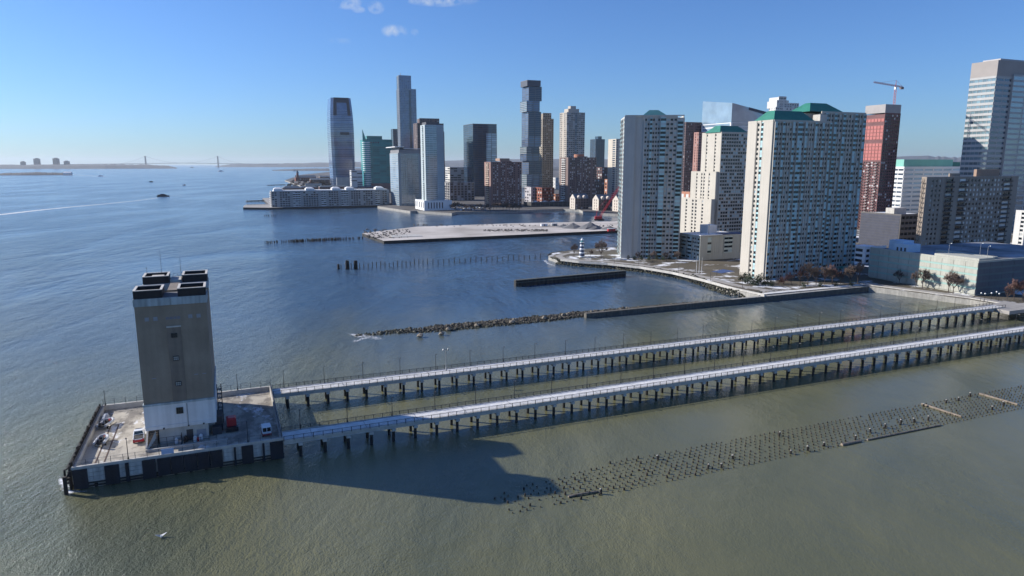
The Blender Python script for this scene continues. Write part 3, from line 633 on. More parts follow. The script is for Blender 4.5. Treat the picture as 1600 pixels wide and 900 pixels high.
bigr = mat('pale boulder', (.22, .19, .15), .9, .3, .8, bump=.4)
for k, (px, py) in enumerate([(745, 508), (800, 503), (690, 521), (656, 524), (700, 514), (850, 497), (880, 492)]):
    q = MB(); rock(q, (0, 0, 0), 1.25, rng, .7); o = q.build('boulder', bigr); o.location = at(px, py, .7)
    tag(o, f'larger pale boulder, {ordinal(k + 1)} picked out on the rock jetty', 'boulder', 'boulders of the jetty')
# foam where the swell breaks on the jetty tip
def foam_material(name='white foam', lo=.78, hi=1.02, sc=.9):
    m = bpy.data.materials.new(name); m.use_nodes = True; n = m.node_tree.nodes; l = m.node_tree.links; b = n['Principled BSDF']
    b.inputs['Base Color'].default_value = (.8, .82, .84, 1); b.inputs['Roughness'].default_value = .8
    t = n.new('ShaderNodeTexCoord'); no = n.new('ShaderNodeTexNoise'); no.inputs['Scale'].default_value = sc; no.inputs['Detail'].default_value = 9; no.inputs['Roughness'].default_value = .75; l.new(t.outputs['Object'], no.inputs['Vector'])
    at_ = n.new('ShaderNodeAttribute'); at_.attribute_name = 'edge'
    a = n.new('ShaderNodeMath'); a.operation = 'MULTIPLY_ADD'; l.new(at_.outputs['Fac'], a.inputs[0]); a.inputs[1].default_value = .45; l.new(no.outputs['Fac'], a.inputs[2])
    r = n.new('ShaderNodeMapRange'); r.inputs['From Min'].default_value = lo; r.inputs['From Max'].default_value = hi; l.new(a.outputs[0], r.inputs['Value']); l.new(r.outputs['Result'], b.inputs['Alpha'])
    return m
foam = foam_material(); wake_m = foam_material('thin wake foam', .55, 1.05, .12)
def foam_strip(name, path, label, fm=None):
    """path: list of (point, half width, strength)"""
    m_ = MB(); ed = []
    for i, (p, w, s) in enumerate(path):
        q = path[min(i + 1, len(path) - 1)][0] - path[max(i - 1, 0)][0]; nrm = Vector((-q.y, q.x, 0)).normalized()
        for t in (-1, -.5, 0, .5, 1): m_.v.append(tuple(p + nrm * w * t + Vector((0, 0, .05)))); ed.append(s * (1 - t * t) )
    for i in range(len(path) - 1):
        for k in range(4): m_.f.append((i * 5 + k, i * 5 + k + 1, i * 5 + 6 + k, i * 5 + 5 + k)); m_.m.append(0)
    o = m_.build(name, fm or foam, None, kind='stuff'); o['label'] = label
    at_ = o.data.attributes.new('edge', 'FLOAT', 'POINT'); at_.data.foreach_set('value', ed); return o
foam_strip('foam', [(at(536, 520), 1, .2), (at(552, 523), 3, .9), (at(566, 525), 4.5, 1), (at(590, 529), 4, .8), (at(612, 531), 2, .3)], 'white foam breaking on the tip of the rock jetty')
foam_strip('foam', [(at(545, 537), 1, .2), (at(556, 533), 2, .9), (at(572, 528), 2.5, .9), (at(585, 522), 1.5, .3)], 'streak of foam off the jetty tip')
foam_strip('foam', [(at(98, 766), .6, .6), (at(110, 769), 1.1, 1.1), (at(130, 768), .8, .8), (at(160, 766), .4, .2)], 'white water splashing at the corner of the pier island')
foam_strip('foam', [(at(92, 742), .5, .3), (at(96, 752), 1.0, 1.1), (at(103, 764), 1.2, 1.0), (at(106, 770), .6, .3)], 'splash against the broken fender of the island')
foam_strip('foam', [(at(862, 404), 1, .3), (at(851, 407), 2.0, .9), (at(856, 412), 2.2, .9), (at(875, 418), 1.6, .6), (at(900, 421), 1.2, .2)], 'surf on the tip of the lighthouse point')

wall_m = mat('old sea wall', (.13, .12, .10), .9, .3, .5, bump=.35, streak=.3)
sw = empty('sea_wall', W(166.5, 97), A, 'long low concrete sea wall running out from the shore to the jetty', 'wall')
for i in range(32):
    q = MB(); x0 = i * 5.0; q.box(x0 + .02, x0 + 4.98, 0, 2.2, -1, 1.75 + .02 * i + rng.uniform(-.05, .05)); q.build('wall_block', wall_m, sw)
    q = MB(); q.box(x0 + .04, x0 + 4.96, .1, 2.1, 1.80 + .02 * i, 1.98 + .02 * i); q.build('coping', concrete if i > 14 else wall_m, sw)
bw = empty('breakwater', at(806, 448), math.atan2(at(978, 432).y - at(806, 448).y, at(978, 432).x - at(806, 448).x), 'dark sheet-pile breakwater standing alone off the lighthouse point', 'breakwater')
L_ = (at(978, 432) - at(806, 448)).length; nbw = 28
steel = mat('rusted sheet piling', (.030, .027, .024), .7, .4, .6, streak=.3)
for i in range(nbw):
    w = L_ / nbw; q = MB(); q.loft([[(i * w + .05, 0, -1), (i * w + w * .4, -.35, -1), (i * w + w * .75, -.35, -1), ((i + 1) * w - .05, 0, -1), ((i + 1) * w - .05, 2.2, -1), (i * w + .05, 2.2, -1)], [(i * w + .05, 0, 3.1), (i * w + w * .4, -.35, 3.1), (i * w + w * .75, -.35, 3.1), ((i + 1) * w - .05, 0, 3.1), ((i + 1) * w - .05, 2.2, 3.1), (i * w + .05, 2.2, 3.1)]]); q.build('sheet_pile', steel, bw)
q = MB(); q.box(0, L_, -.5, -.36, 1.9, 2.3); q.box(0, L_, -.1, 2.3, 3.1, 3.35); q.build('cap_beam', mat('grey cap', (.09, .095, .085), .8, .3, .4), bw)

# lighthouse point: riprap slope, sea wall path
rip = MB(); rng = random.Random(9); tipc = [G(1190, 466), G(1150, 462), G(1120, 452), G(1080, 437), G(1020, 426), G(960, 419), G(905, 415), G(872, 411.5), G(857, 406), G(862, 401.5), G(880, 398)]
for a, b in zip(tipc[:-1], tipc[1:]):
    ln = (b - a).length; nr = Vector(((b - a).y, -(b - a).x, 0)).normalized()
    if nr.y > 0 and a.x > 30: nr = -nr
    for i in range(int(ln * 7)):
        t = rng.random(); s = rng.uniform(-.6, 4.2); p = a.lerp(b, t) - nr * -s
        rock(rip, (p.x, p.y, 2.4 - s * .62 + rng.uniform(-.2, .2)), rng.uniform(.4, .85), rng)
rip.build('riprap', dark_stone, None, kind='stuff')['label'] = 'dark weedy riprap slope round the lighthouse point'
# paved promenade along the point (a real raised strip)
pave = mat('pale promenade paving', (.33, .31, .285), .85, .2, .3, bump=.1)
def strip(name, pts, w0, w1, z, material, h=.12):
    m_ = MB(); top = []
    for i, p in enumerate(pts):
        d = pts[min(i + 1, len(pts) - 1)] - pts[max(i - 1, 0)]; nn = Vector((-d.y, d.x, 0)).normalized(); top.append((p + nn * w0, p + nn * w1))
    for i in range(len(pts) - 1):
        a, b = top[i]; c, d = top[i + 1]
        m_.loft([[(a.x, a.y, z - h), (c.x, c.y, z - h), (d.x, d.y, z - h), (b.x, b.y, z - h)], [(a.x, a.y, z), (c.x, c.y, z), (d.x, d.y, z), (b.x, b.y, z)]])
    o = m_.build(name, material); tag(o, kind='structure'); return o
walk = [G(1205, 455, 2.6), G(1150, 446, 2.6), G(1100, 433, 2.6), G(1050, 422, 2.6), G(1000, 414, 2.6), G(950, 409, 2.6), G(905, 406.5, 2.6), G(880, 404, 2.6), G(872, 400, 2.6), G(885, 396.5, 2.6), G(915, 394.5, 2.6)]
strip('promenade', walk, -2.4, 2.2, 2.72, pave)
parp = [G(1195, 462.5, 2.6), G(1150, 453, 2.6), G(1100, 439, 2.6), G(1050, 427, 2.6), G(1000, 418.5, 2.6), G(950, 413, 2.6), G(905, 410, 2.6), G(876, 406.5, 2.6)]
o = strip('promenade_wall', parp, -.35, .35, 3.5, pale_conc, 1.3); o['kind'] = 'thing'; tag(o, 'low pale wall edging the curved promenade of the lighthouse point', 'wall')
qw = [G(1349, 453, 2.6), G(1270, 459.5, 2.6), G(1190, 467, 2.6)]
strip('quay_walk', [W(326, 101.8, 0), W(290, 101.6, 0), W(264, 101.5, 0)], -1.5, 1.6, 2.76, snow)
# quay on piles in front of the garage
qe = [G(1352, 453), G(1515, 475), G(1640, 497)]
def quay(a, b, label):
    d = b - a; ln = d.length; e = empty('pile_quay', a, math.atan2(d.y, d.x), label, 'quay')
    q = MB(); q.box(0, ln, -.4, 5.0, 2.2, 2.9); q.build('deck', pave, e)
    q = MB(); q.box(0, ln, -.6, -.4, 2.1, 3.05); q.build('edge_beam', pale_conc, e)
    n = int(ln / 1.6); pq = MB(); pq.box(-.28, .28, -.55, -.05, -1, 2.2); pm_ = pq.mesh('pile', pale_conc)
    for i in range(n): put('pile', pm_, e, (1 + i * 1.6, 0, 0))
    return e
quay(qe[0], qe[1], 'pale concrete quay on piles along the side of the low garage')
quay(qe[1], qe[2], 'pale quay deck on piles where the footbridges land')
q = MB(); aq = at(1540, 484, 3); q.box(-6, 14, -5, 8, 2.6, 4.1); o = q.build('bridge_abutment', pave, None); o.location = W(329, 32); o.rotation_euler = (0, 0, A); tag(o, 'snowy concrete abutment where the farther footbridge meets the quay', 'abutment')
land_app = land('footbridge_landing', [W(329, -4), W(372, -4), W(372, 36), W(338, 36), W(334, 20)], 4.05, pave); tag(land_app, kind='structure')

# lighthouse
lh = empty('lighthouse', at(909, 402, 2.6), 0, 'small white and blue striped lighthouse on the rounded point', 'lighthouse')
lb, lw = mat('lighthouse blue', (.04, .065, .13), .5, .1, 1), mat('lighthouse white', (.78, .79, .8), .5, .05, 1)
hz = [0, 1.1, 2.5, 3.7, 4.9, 6.1, 7.3, 8.5, 9.7]; rad = lambda z: 2.0 - z * .095
for i in range(8):
    q = MB(); q.lathe(0, 0, [(hz[i], rad(hz[i]) + (.02 if i % 2 else 0)), (hz[i + 1], rad(hz[i + 1]) + (.02 if i % 2 else 0))], 18); q.build('band', lb if i % 2 else lw, lh, True)
q = MB(); q.lathe(0, 0, [(9.7, 1.5), (9.95, 1.6), (10.0, .9)], 18); q.build('gallery', lw, lh)
q = MB(); q.lathe(0, 0, [(9.98, .8), (11.3, .8)], 12); q.build('lantern', mat('lantern teal', (.10, .28, .30), .2, .1, 1), lh)
q = MB(); q.lathe(0, 0, [(11.3, 1.05), (11.9, .7), (12.6, .1), (13.1, .04)], 12); q.build('dome', lw, lh)

# ------------------------------------------------------------------ lines of old posts
def post_row(name, label, cat, group, pts, r, h, material, n=7):
    m_ = MB(); m_.lathe(0, 0, [(-1, r), (h * .92, r * .9), (h, r * .6)], n); me = m_.mesh(name, material); K_ = 0
    for p in pts:
        K_ += 1
        o = put(name, me, None, p); o.rotation_euler = (rng.uniform(-.04, .04), rng.uniform(-.04, .04), rng.uniform(0, 6)); o.scale = (1, 1, rng.uniform(.8, 1.15)); tag(o, label % ordinal(K_) if '%' in label else label, cat, group)
xs = [533, 549] + [562 + i * 6.6 for i in range(16)] + [668 + i * 8.4 for i in range(22)]
post_row('mooring_post', '%s thin dark post along the single line from the dolphins to the lighthouse point', 'post', 'posts in the line off the lighthouse point', [at(x, 419.5 - (x - 530) * .047 + (1.5 if x < 640 else 0)) for x in xs if x < 850], .26, 3.4, timber)
for (px, lab) in ((543, 'thick black mooring dolphin, outer of the pair in the post line'), (556, 'thick black mooring dolphin, inner of the pair in the post line'), (529, 'low broken pile at the outer end of the post line')):
    e = empty('mooring_dolphin', at(px, 420.5), 0, lab, 'dolphin', 'dolphins'); k = .55 if px == 529 else 1
    for i in range(7):
        q = MB(); a_ = i * math.pi / 3; rr = 0 if i == 6 else .75 * k; q.tube((rr * 1.25 * math.cos(a_), rr * 1.25 * math.sin(a_), -1), (rr * math.cos(a_), rr * math.sin(a_), (5.2 if k == 1 else 3.0) + rng.uniform(-.2, .2)), .34, .3, 7); q.build('pile', timber, e)
    q = MB(); q.lathe(0, 0, [(3.4 * k, 1.25 * k), (3.9 * k, 1.25 * k)], 14); q.build('wrap', blackmetal, e)
pts = []
for i in range(260):
    t = rng.random(); x = 410 + 158 * t
    dens = .35 if t < .25 else (1 if t < .8 else .3)
    if rng.random() > dens: continue
    pts.append(at(x, 380.5 - (x - 408) * .047 + rng.uniform(-.9, .9) * (1 if .3 < t < .8 else .3)))
post_row('old_pile', 'blackened timber pile in the ragged row off the bare earth pier', 'pile', 'piles of the ragged row off the earth pier', sorted(pts, key=lambda p: p.x), .3, 1.9, timber)
post_row('old_pile', '%s low pile stub in the short row off the long white waterfront apartments', 'pile', 'stubs off the waterfront apartments', [at(414 + i * 3.4 + rng.uniform(-1, 1), 338 + rng.uniform(-.3, .3)) for i in range(6)], .4, 2.2, timber)

# ------------------------------------------------------------------ bare earth pier
earth = mat('bare snowy earth', (.40, .35, .30), .95, .30, .018, bump=.3, col2=(.66, .61, .56), bscale=.2)
dirtdark = mat('dark rubble', (.10, .09, .08), .95, .4, .2, bump=.4, rnd=.3)
pier = [G(566, 368.5), G(600, 381), G(980, 363), G(1100, 357), G(1080, 346), G(975, 349), G(800, 352.5), G(650, 358)]
tag(land('earth_pier', pier, 2.4, earth, sides=mat('dark pier wall', (.03, .028, .026), .8, .4, .3)), kind='structure')
heap = MB(); rng = random.Random(31)
def mound(mb, c, r, h, n=12, k=4):
    rings = [[(c.x + r * (1 - j / k) * math.cos(2 * math.pi * i / n) * rng.uniform(.85, 1.15), c.y + r * (1 - j / k) * math.sin(2 * math.pi * i / n) * rng.uniform(.85, 1.15), c.z + h * (j / k) * rng.uniform(.85, 1.05)) for i in range(n)] for j in range(k)] + [[(c.x + rng.uniform(-.3, .3), c.y, c.z + h)] * n]
    mb.loft(rings, cap=False)
gravel = mat('grey gravel heap', (.15, .15, .155), .95, .25, .3, bump=.4)
for k, (px, py, r, h, lab) in enumerate([(922, 357, 13, 6.5, 'tall cone of dark grey gravel on the earth pier'), (895, 356, 12, 5, 'broad heap of grey gravel beside the tall gravel cone'), (952, 358, 9, 3.2, 'low gravel heap nearest the tall apartment slab'), (880, 354.5, 7, 3, 'small heap of gravel left of the other heaps')]):
    q = MB(); mound(q, at(px, py, 2.35), r, h); tag(q.build('gravel_heap', gravel), lab, 'gravel heap', 'heaps on the earth pier')
q = MB()
for i in range(420):
    k = rng.random()
    if k < .45: px, py = rng.uniform(755, 855), rng.uniform(358.5, 361.5)
    elif k < .75: px, py = rng.uniform(566, 640), rng.uniform(358, 372)
    else: px, py = rng.uniform(640, 960), rng.uniform(350.5, 354)
    p = at(px, py, 2.5); rock(q, p, rng.uniform(.4, 1.2), rng)
q.build('rubble', dirtdark, None, kind='stuff')['label'] = 'scattered rubble and scrap on the bare earth pier'
q = MB(); a_, b_, c_, d_ = at(612, 371, 2.41), at(660, 369.5, 2.41), at(655, 366.5, 2.41), at(610, 367.5, 2.41); q.loft([[p for p in (a_, b_, c_, d_)], [p + Vector((0, 0, .35)) for p in (a_, b_, c_, d_)]]); tag(q.build('concrete_slab', pale_conc), 'pale rectangular concrete slab at the outer end of the earth pier', 'slab')
for k, (px, py, s, m2, lab) in enumerate([(850, 353.5, 2.4, white, 'small white site hut on the far edge of the earth pier'), (866, 353, 2.0, greymetal, 'grey site container on the far edge of the earth pier'), (955, 361.5, 2.6, red, 'red flatbed load at the shore end of the earth pier')]):
    e = empty('site_hut', at(px, py, 2.4), A, lab, 'site hut'); q = MB(); q.box(-s * 1.4, s * 1.4, -1.2, 1.2, .2, 2.4); q.build('body', m2, e); q = MB(); q.box(-s * 1.45, s * 1.45, -1.3, 1.3, 2.4, 2.55); q.build('roof', white, e); q = MB(); q.box(-.4, .4, -1.25, -1.2, .25, 2.1); q.build('door', blackmetal, e)

# ------------------------------------------------------------------ buildings
_pane = {}
class Bld:
    def __init__(s, name, label, cat, corner, rz=A, group=None):
        s.e = empty(name, corner, rz, label, cat, group); s.rz = rz; s.c = Vector(corner); s.wall = MB(); s.wins = []; s.pan = MB()
    def fb(s, mb, face, off, a, b, n0, n1, z0, z1):
        """a box in facade coordinates: along a..b, outwards n0..n1"""
        ox, oy = off
        if face == 'F': mb.box(ox + a, ox + b, oy - n1, oy - n0, z0, z1)
        elif face == 'L': mb.box(ox - n1, ox - n0, oy + a, oy + b, z0, z1)
        elif face == 'R': mb.box(ox + n0, ox + n1, oy + a, oy + b, z0, z1)
        else: mb.box(ox + a, ox + b, oy + n0, oy + n1, z0, z1)
    def facade(s, face, off, ln, z0, z1, nf, pat, wh=.55, sill=.25, pout=.4, sout=.28, glassm=None, ww=.66, top=1.0, tealm=None, balm=None, gap=.93):
        """pat: one character per bay: w window, # blank, t glazed bay, g full-width glass, b balcony"""
        glassm = glassm or win; h = (z1 - z0) / nf; n = len(pat); bw_ = ln / n; W_ = s.wall
        i = 0
        s.fb(W_, face, off, 0 if face != 'F' else -pout, ln, 0, pout + .05, z1 - .02, z1 + top)     # parapet
        while i < n:
            c = pat[i]; j = i
            while j < n and pat[j] == c: j += 1
            a, b = i * bw_, j * bw_; lead = pout if (i == 0 and face == 'F') else 0
            if c == '#':
                s.fb(W_, face, off, a - lead, b, 0, pout, z0, z1)
            elif c in 'wgb':
                f = ww if c != 'g' else gap; m_ = bw_ * (1 - f) / 2
                for k in range(i, j + 1):
                    x = k * bw_; x0 = x - (m_ if k > i else lead); x1 = x + (m_ if k < j else 0)
                    s.fb(W_, face, off, x0, x1, 0, pout, z0, z1)
                for r in range(nf + 1):
                    za = z0 + (r - 1) * h + (sill + wh) * h if r > 0 else z0; zb = z0 + r * h + sill * h if r < nf else z1 - .02
                    if zb - za > .02: s.fb(W_, face, off, a, b, 0, sout, za, zb)
                for r in range(nf):
                    for k in range(i, j): s.wins.append((face, off, (k + .5) * bw_, z0 + (r + sill + wh / 2) * h, bw_ * f, wh * h, .05, glassm))
                if c == 'b':
                    for r in range(nf):
                        zz = z0 + r * h; s.fb(W_, face, off, a + .1, b - .1, pout - .02, 1.5, zz + .02, zz + .2); s.fb(s.pan, face, off, a + .1, b - .1, 1.42, 1.5, zz + .2, zz + 1.15)
            elif c == 't':
                for r in range(nf + 1):
                    za = z0 + (r - 1) * h + (sill + wh) * h if r > 0 else z0; zb = z0 + r * h + sill * h if r < nf else z1 - .02
                    s.fb(s.pan, face, off, a + .06, b - .06, 0, pout + .35, za, zb)
                for r in range(nf):
                    for k in range(i, j): s.wins.append((face, off, (k + .5) * bw_, z0 + (r + sill + wh / 2) * h, bw_ * .9, wh * h, pout + .28, glassm))
                for x in (a, b): s.fb(W_, face, off, x - .07, x + .07, 0, pout + .45, z0, z1)
            i = j
    def core(s, x0, x1, y0, y1, z0, z1): s.wall.box(x0, x1, y0, y1, z0, z1)
    def finish(s, wallm, panm=None, cap=300, pname='bay_panel'):
        s.wall.build('wall', wallm, s.e)
        s.pan.build(pname, panm or wallm, s.e, kind='stuff')
        cam_l = Matrix.Rotation(-s.rz, 3, 'Z') @ (Vector((0, 0, H)) - s.c)
        def key(t):
            ox, oy = t[1]; p = Vector((ox + t[2], oy, t[3])) if t[0] == 'F' else Vector((ox, oy + t[2], t[3]))
            return (p - cam_l).length / math.sqrt(t[4] * t[5])
        s.wins.sort(key=key); rest = {}
        for k, (face, off, c, z, w, h, n, gm) in enumerate(s.wins):
            ox, oy = off
            if k < cap and face in 'FL':
                q = (round(w, 2), round(h, 2), gm.name)
                if q not in _pane:
                    m_ = MB(); m_.box(-q[0] / 2, q[0] / 2, -.05, 0, -q[1] / 2, q[1] / 2); _pane[q] = m_.mesh('window', gm)
                if face == 'F': put('window', _pane[q], s.e, (ox + c, oy - n, z))
                else: put('window', _pane[q], s.e, (ox - n, oy + c, z), -math.pi / 2)
            else:
                s.fb(rest.setdefault(gm.name, (MB(), gm))[0], face, off, c - w / 2, c + w / 2, n, n + .05, z - h / 2, z + h / 2)
        for m_, gm in rest.values(): m_.build('window_panes', gm, s.e, kind='stuff')
        return s
    def part(s, name, m, fn):
        q = MB(); fn(q); return q.build(name, m, s.e)
def place(name, label, cat, xc, xl, xr, yt, Y, zg=3.0, L=None, group=None, Wd=None, rz=A):
    X, l, w, zt = solve(xc, xl, xr, yt, Y, rz)
    b = Bld(name, label, cat, (X, Y, zg), rz, group); b.L = L or l; b.W = Wd or w; b.h = zt - zg; return b
def simple(name, label, cat, xc, xl, xr, yt, Y, wallm, nf, pf, pl, glassm=None, zg=3.0, L=None, cap=0, wh=.55, sill=.25, ww=.66, pout=.4, sout=.28, group=None, base=0.0, panm=None, fin=True, Wd=None, top=1.0, gap=.93, right=False):
    b = place(name, label, cat, xc, xl, xr, yt, Y, zg, L, group, Wd); b.core(0, b.W, 0, b.L, 0, b.h)
    if base: b.core(-.5, b.W + .3, -.55, b.L, 0, base)
    kw = dict(wh=wh, sill=sill, ww=ww, pout=pout, sout=sout, glassm=glassm, top=top, gap=gap)
    b.facade('F', (0, 0), b.W, base, b.h, nf, pf, **kw); b.facade('L', (0, 0), b.L, base, b.h, nf, pl, **kw)
    if right: b.facade('R', (b.W, 0), b.L, base, b.h, nf, pl, **kw)
    if fin: b.finish(wallm, panm, cap)
    return b
cream = mat('cream precast concrete', (.55, .50, .42), .85, .07, .08, streak=.07)
condo_c = mat('grey buff precast', (.49, .48, .45), .85, .08, .08, streak=.08)
teal_p = mat('teal metal panel', (.38, .58, .60), .4, .1, .1)
tealglass = glass('teal window glass', (.012, .022, .027), (.40, .50, .52), .26, .08)
green_roof = mat('green copper roof', (.035, .20, .145), .55, .15, .15, streak=.12)
green_pale = mat('verdigris parapet', (.20, .50, .42), .6, .1, .1)
roofgrey = mat('roof membrane', (.22, .22, .225), .9, .3, .06)
brown_c = mat('brown grey concrete', (.33, .275, .225), .9, .1, .08, streak=.1)
redbrick = mat('red brick', (.24, .085, .06), .9, .12, .1)
pinkbrick = mat('dusky brick', (.25, .155, .135), .9, .1, .1, streak=.08)
tanbrick = mat('tan brick', (.34, .235, .175), .9, .1, .1)
orangebrick = mat('orange brick', (.40, .19, .125), .9, .1, .1)
offwhite = mat('off white precast', (.62, .61, .58), .8, .06, .08, streak=.08)
slate = mat('slate roof', (.12, .145, .17), .6, .2, .2)
whitestone = mat('bright white panel', (.76, .76, .75), .6, .05, .08)
steelblue = curtain('steel blue curtain glass', (.085, .135, .235), ior=1.9)
deepblue = curtain('deep blue curtain glass', (.012, .035, .075), ior=1.7)
greenglass = curtain('green curtain glass', (.02, .25, .235), ior=1.6)
tealcurt = curtain('pale teal curtain glass', (.14, .21, .235))
paleglass = curtain('pale blue curtain glass', (.26, .36, .46))
darkframe = mat('dark mullion', (.05, .055, .065), .5, .2, .2)
silver = mat('silver mullion', (.36, .38, .40), .4, .12, .1, metal=.3)

def stripes(n, c='w', gapc='#', every=4): return ''.join(gapc if i % every == every - 1 else c for i in range(n))
# --- tall apartment slab nearest the lighthouse point
b = place('apartment_tower', 'tall grey apartment slab with teal glass pyramid roof beside the lighthouse point', 'apartment tower', 978, 971, 1068, 184, 448, 2.6, L=30, rz=R(-4))
nf = 33
b.core(0, b.W, 0, b.L, 0, b.h)
b.facade('F', (0, 0), b.W * .17, 0, b.h, nf, '#', pout=.9)
b.facade('F', (b.W * .17, 1.2), b.W * .16, 0, b.h, nf, 'twtt', glassm=tealglass, wh=.52)
b.core(b.W * .17, b.W, 1.0, 2, 0, b.h)
b.facade('F', (b.W * .33, 0), b.W * .27, 0, b.h, nf, 'wwtwww', ww=.74, glassm=tealglass, wh=.5, pout=.6)
b.facade('F', (b.W * .60, -.7), b.W * .10, 0, b.h, nf, 't', glassm=tealglass, wh=.56)
b.core(b.W * .60, b.W * .70, -.7, 0, 0, b.h)
b.facade('F', (b.W * .70, 0), b.W * .2, 0, b.h, nf, 'www', ww=.74, glassm=tealglass, wh=.5, pout=.6)
b.facade('F', (b.W * .90, 0), b.W * .1, 0, b.h - 2, nf, 't', glassm=tealglass, wh=.6)
b.facade('L', (0, 0), b.L, 0, b.h, nf, 'tw#wt#wt', glassm=tealglass)
b.facade('R', (b.W, 0), b.L, 0, b.h, nf, 'tw#wt#wt', glassm=tealglass)
b.core(b.W * .32, b.W * .75, b.L * .2, b.L * .8, b.h, b.h + 2)
b.finish(condo_c, teal_p, 300)
b.part('pyramid_roof', mat('teal roof panels', (.05, .15, .165), .35, .15, .2), lambda q: q.hip(b.W * .3, b.W * .74, b.L * .1, b.L * .75, b.h + 1.0, 4.4, b.W * .14, b.L * .25))
b.part('parapet_cap', condo_c, lambda q: q.box(-.6, b.W + .5, -.95, .2, b.h + 1.0, b.h + 1.6))
# --- the big double apartment slab with green roofs
b = place('apartment_tower', 'broad double apartment slab with green hipped roofs and a sunlit cream end wall', 'apartment tower', 1210, 1171, 1299, 190, 361, 2.6)
nf = 33; b.core(0, b.W, 0, b.L, 0, b.h)
fw = b.W
b.facade('F', (0, 0), fw, 0, b.h, nf, 'twwtwwwtwttwtwwwtwwtwwt', glassm=tealglass, wh=.54, ww=.68, pout=.45)
b.facade('L', (0, 0), b.L * .36, 0, b.h, nf, '#', pout=.8)
b.facade('L', (0, b.L * .36), b.L * .1, 0, b.h, nf, 't', glassm=tealglass, wh=.6)
b.facade('L', (0, b.L * .46), b.L * .06, 0, b.h, nf, '#', pout=.8)
b.facade('L', (0, b.L * .52), b.L * .12, 0, b.h, nf, 'w', pout=.6, glassm=tealglass, ww=.75)
b.facade('L', (0, b.L * .64), b.L * .36, 0, b.h, nf, '#', pout=.8)
# set-back taller half
k_ = (1358 - 800) / FPX; zt2 = atY(1330, 177, 382).z - 2.6
ox, oy, w2, l2 = fw - 1.0, 6.0, 32.0, 24.0
b.core(ox, ox + w2, oy, oy + l2, 0, zt2)
b.facade('F', (ox, oy), w2, 0, zt2, nf + 1, 'wtwwtwwtwwwtwwt', glassm=tealglass, wh=.54, ww=.68, pout=.45)
b.facade('R', (ox + w2, oy), l2, 0, zt2, nf + 1, 'wtwwtw', glassm=tealglass)
b.core(ox - 8, ox, oy + 4, oy + l2, b.h, zt2)
b.finish(mat('condo concrete', (.50, .465, .405), .85, .06, .08, streak=.06), teal_p, 300)
r1 = b.part('green_roof', green_roof, lambda q: q.hip(1.5, fw * .74, 2.0, b.L - 2, b.h + .9, 5.2, 4.5, b.L * .25))
b.part('green_roof', green_roof, lambda q: q.hip(ox - 7, ox + w2 * .52, oy + 1.5, oy + 17, zt2 + .9, 5.0, 6.0, 6))
b.part('lift_house', pale_conc, lambda q: q.box(fw - 6, fw - 1, 2, 7, b.h + .9, zt2 - 1))
# --- stepped cream tower behind
b = place('apartment_tower', 'stepped cream apartment tower with green roof between the two big slabs', 'apartment tower', 1128, 1098, 1169, 208, 565, 2.6)
nf = 30; b.core(0, b.W, 0, b.L, 0, b.h)
b.facade('F', (0, 0), b.W, 0, b.h, nf, 'wwwwwwwwwww', glassm=tealglass, ww=.86, wh=.62, sill=.2)
b.facade('L', (0, 0), b.L, 0, b.h, nf, '##w###w##', pout=.5)
for (f, s1) in ((.63, 9), (.37, 20)):
    b.core(-s1 * .30, 0, 1.0, b.L + s1, 0, b.h * f); b.facade('L', (-s1 * .30, 1.0), b.L + s1 - 1, 0, b.h * f, round(nf * f), '##w#ww#w##', pout=.4, ww=.5)
    b.facade('F', (-s1 * .30, 1.0), s1 * .30 - .45, 0, b.h * f, round(nf * f), '#', pout=.3)
b.finish(mat('cream tower concrete', (.50, .465, .40), .85, .06, .08, streak=.06), teal_p, 120)
b.part('green_roof', green_roof, lambda q: q.hip(-1, b.W, 1, b.L * .8, b.h + .8, 5.5, 5, b.L * .25))
# --- low buff block on the point
b = place('apartment_block', 'six-storey buff block with snowy roof in front of the stepped cream tower', 'apartment block', 1095, 1053, 1170, 371, 436, 2.6)
nf = 6; b.core(0, b.W, 0, b.L, 0, b.h)
b.facade('F', (0, 0), b.W * .13, 0, b.h, 1, '#', pout=.7)
b.facade('F', (b.W * .13, .3), b.W * .87, b.h * .27, b.h, 4, 'twwwttwwtt', glassm=tealglass, ww=.8, wh=.5)
b.facade('F', (b.W * .13, .3), b.W * .87, 0, b.h * .26, 1, 'wwwww', ww=.78, wh=.8, sill=.04, top=.1)
b.facade('L', (0, 0), b.L, 0, b.h, nf, 'twwwttwttwwwtw', glassm=tealglass, ww=.72, wh=.48)
b.finish(mat('buff block concrete', (.43, .43, .385), .85, .07, .1, streak=.08), mat('pale sage panel', (.46, .52, .48), .6, .08, .1), 220)
b.part('snowy_roof', snow, lambda q: q.box(.5, b.W - .5, 1, b.L - .5, b.h + .02, b.h + .3))
b.part('terrace_slab', white, lambda q: q.box(-1.2, b.W * .42, -1.2, 9, b.h + 1.05, b.h + 1.5))
b.part('roof_house', white, lambda q: q.box(b.W * .42, b.W * .62, 14, 22, b.h + .3, b.h + 6))
b.part('solar_panel', mat('blue roof panels', (.02, .04, .16), .3, .1, .5), lambda q: q.box(b.W * .45, b.W * .98, 2, 12, b.h + .9, b.h + 1.1))
for x, y in ((b.W * .22, 3), (b.W * .62, 13)): b.part('flue', greymetal, lambda q: q.lathe(x, y, [(b.h, .25), (b.h + 9, .2)], 6))
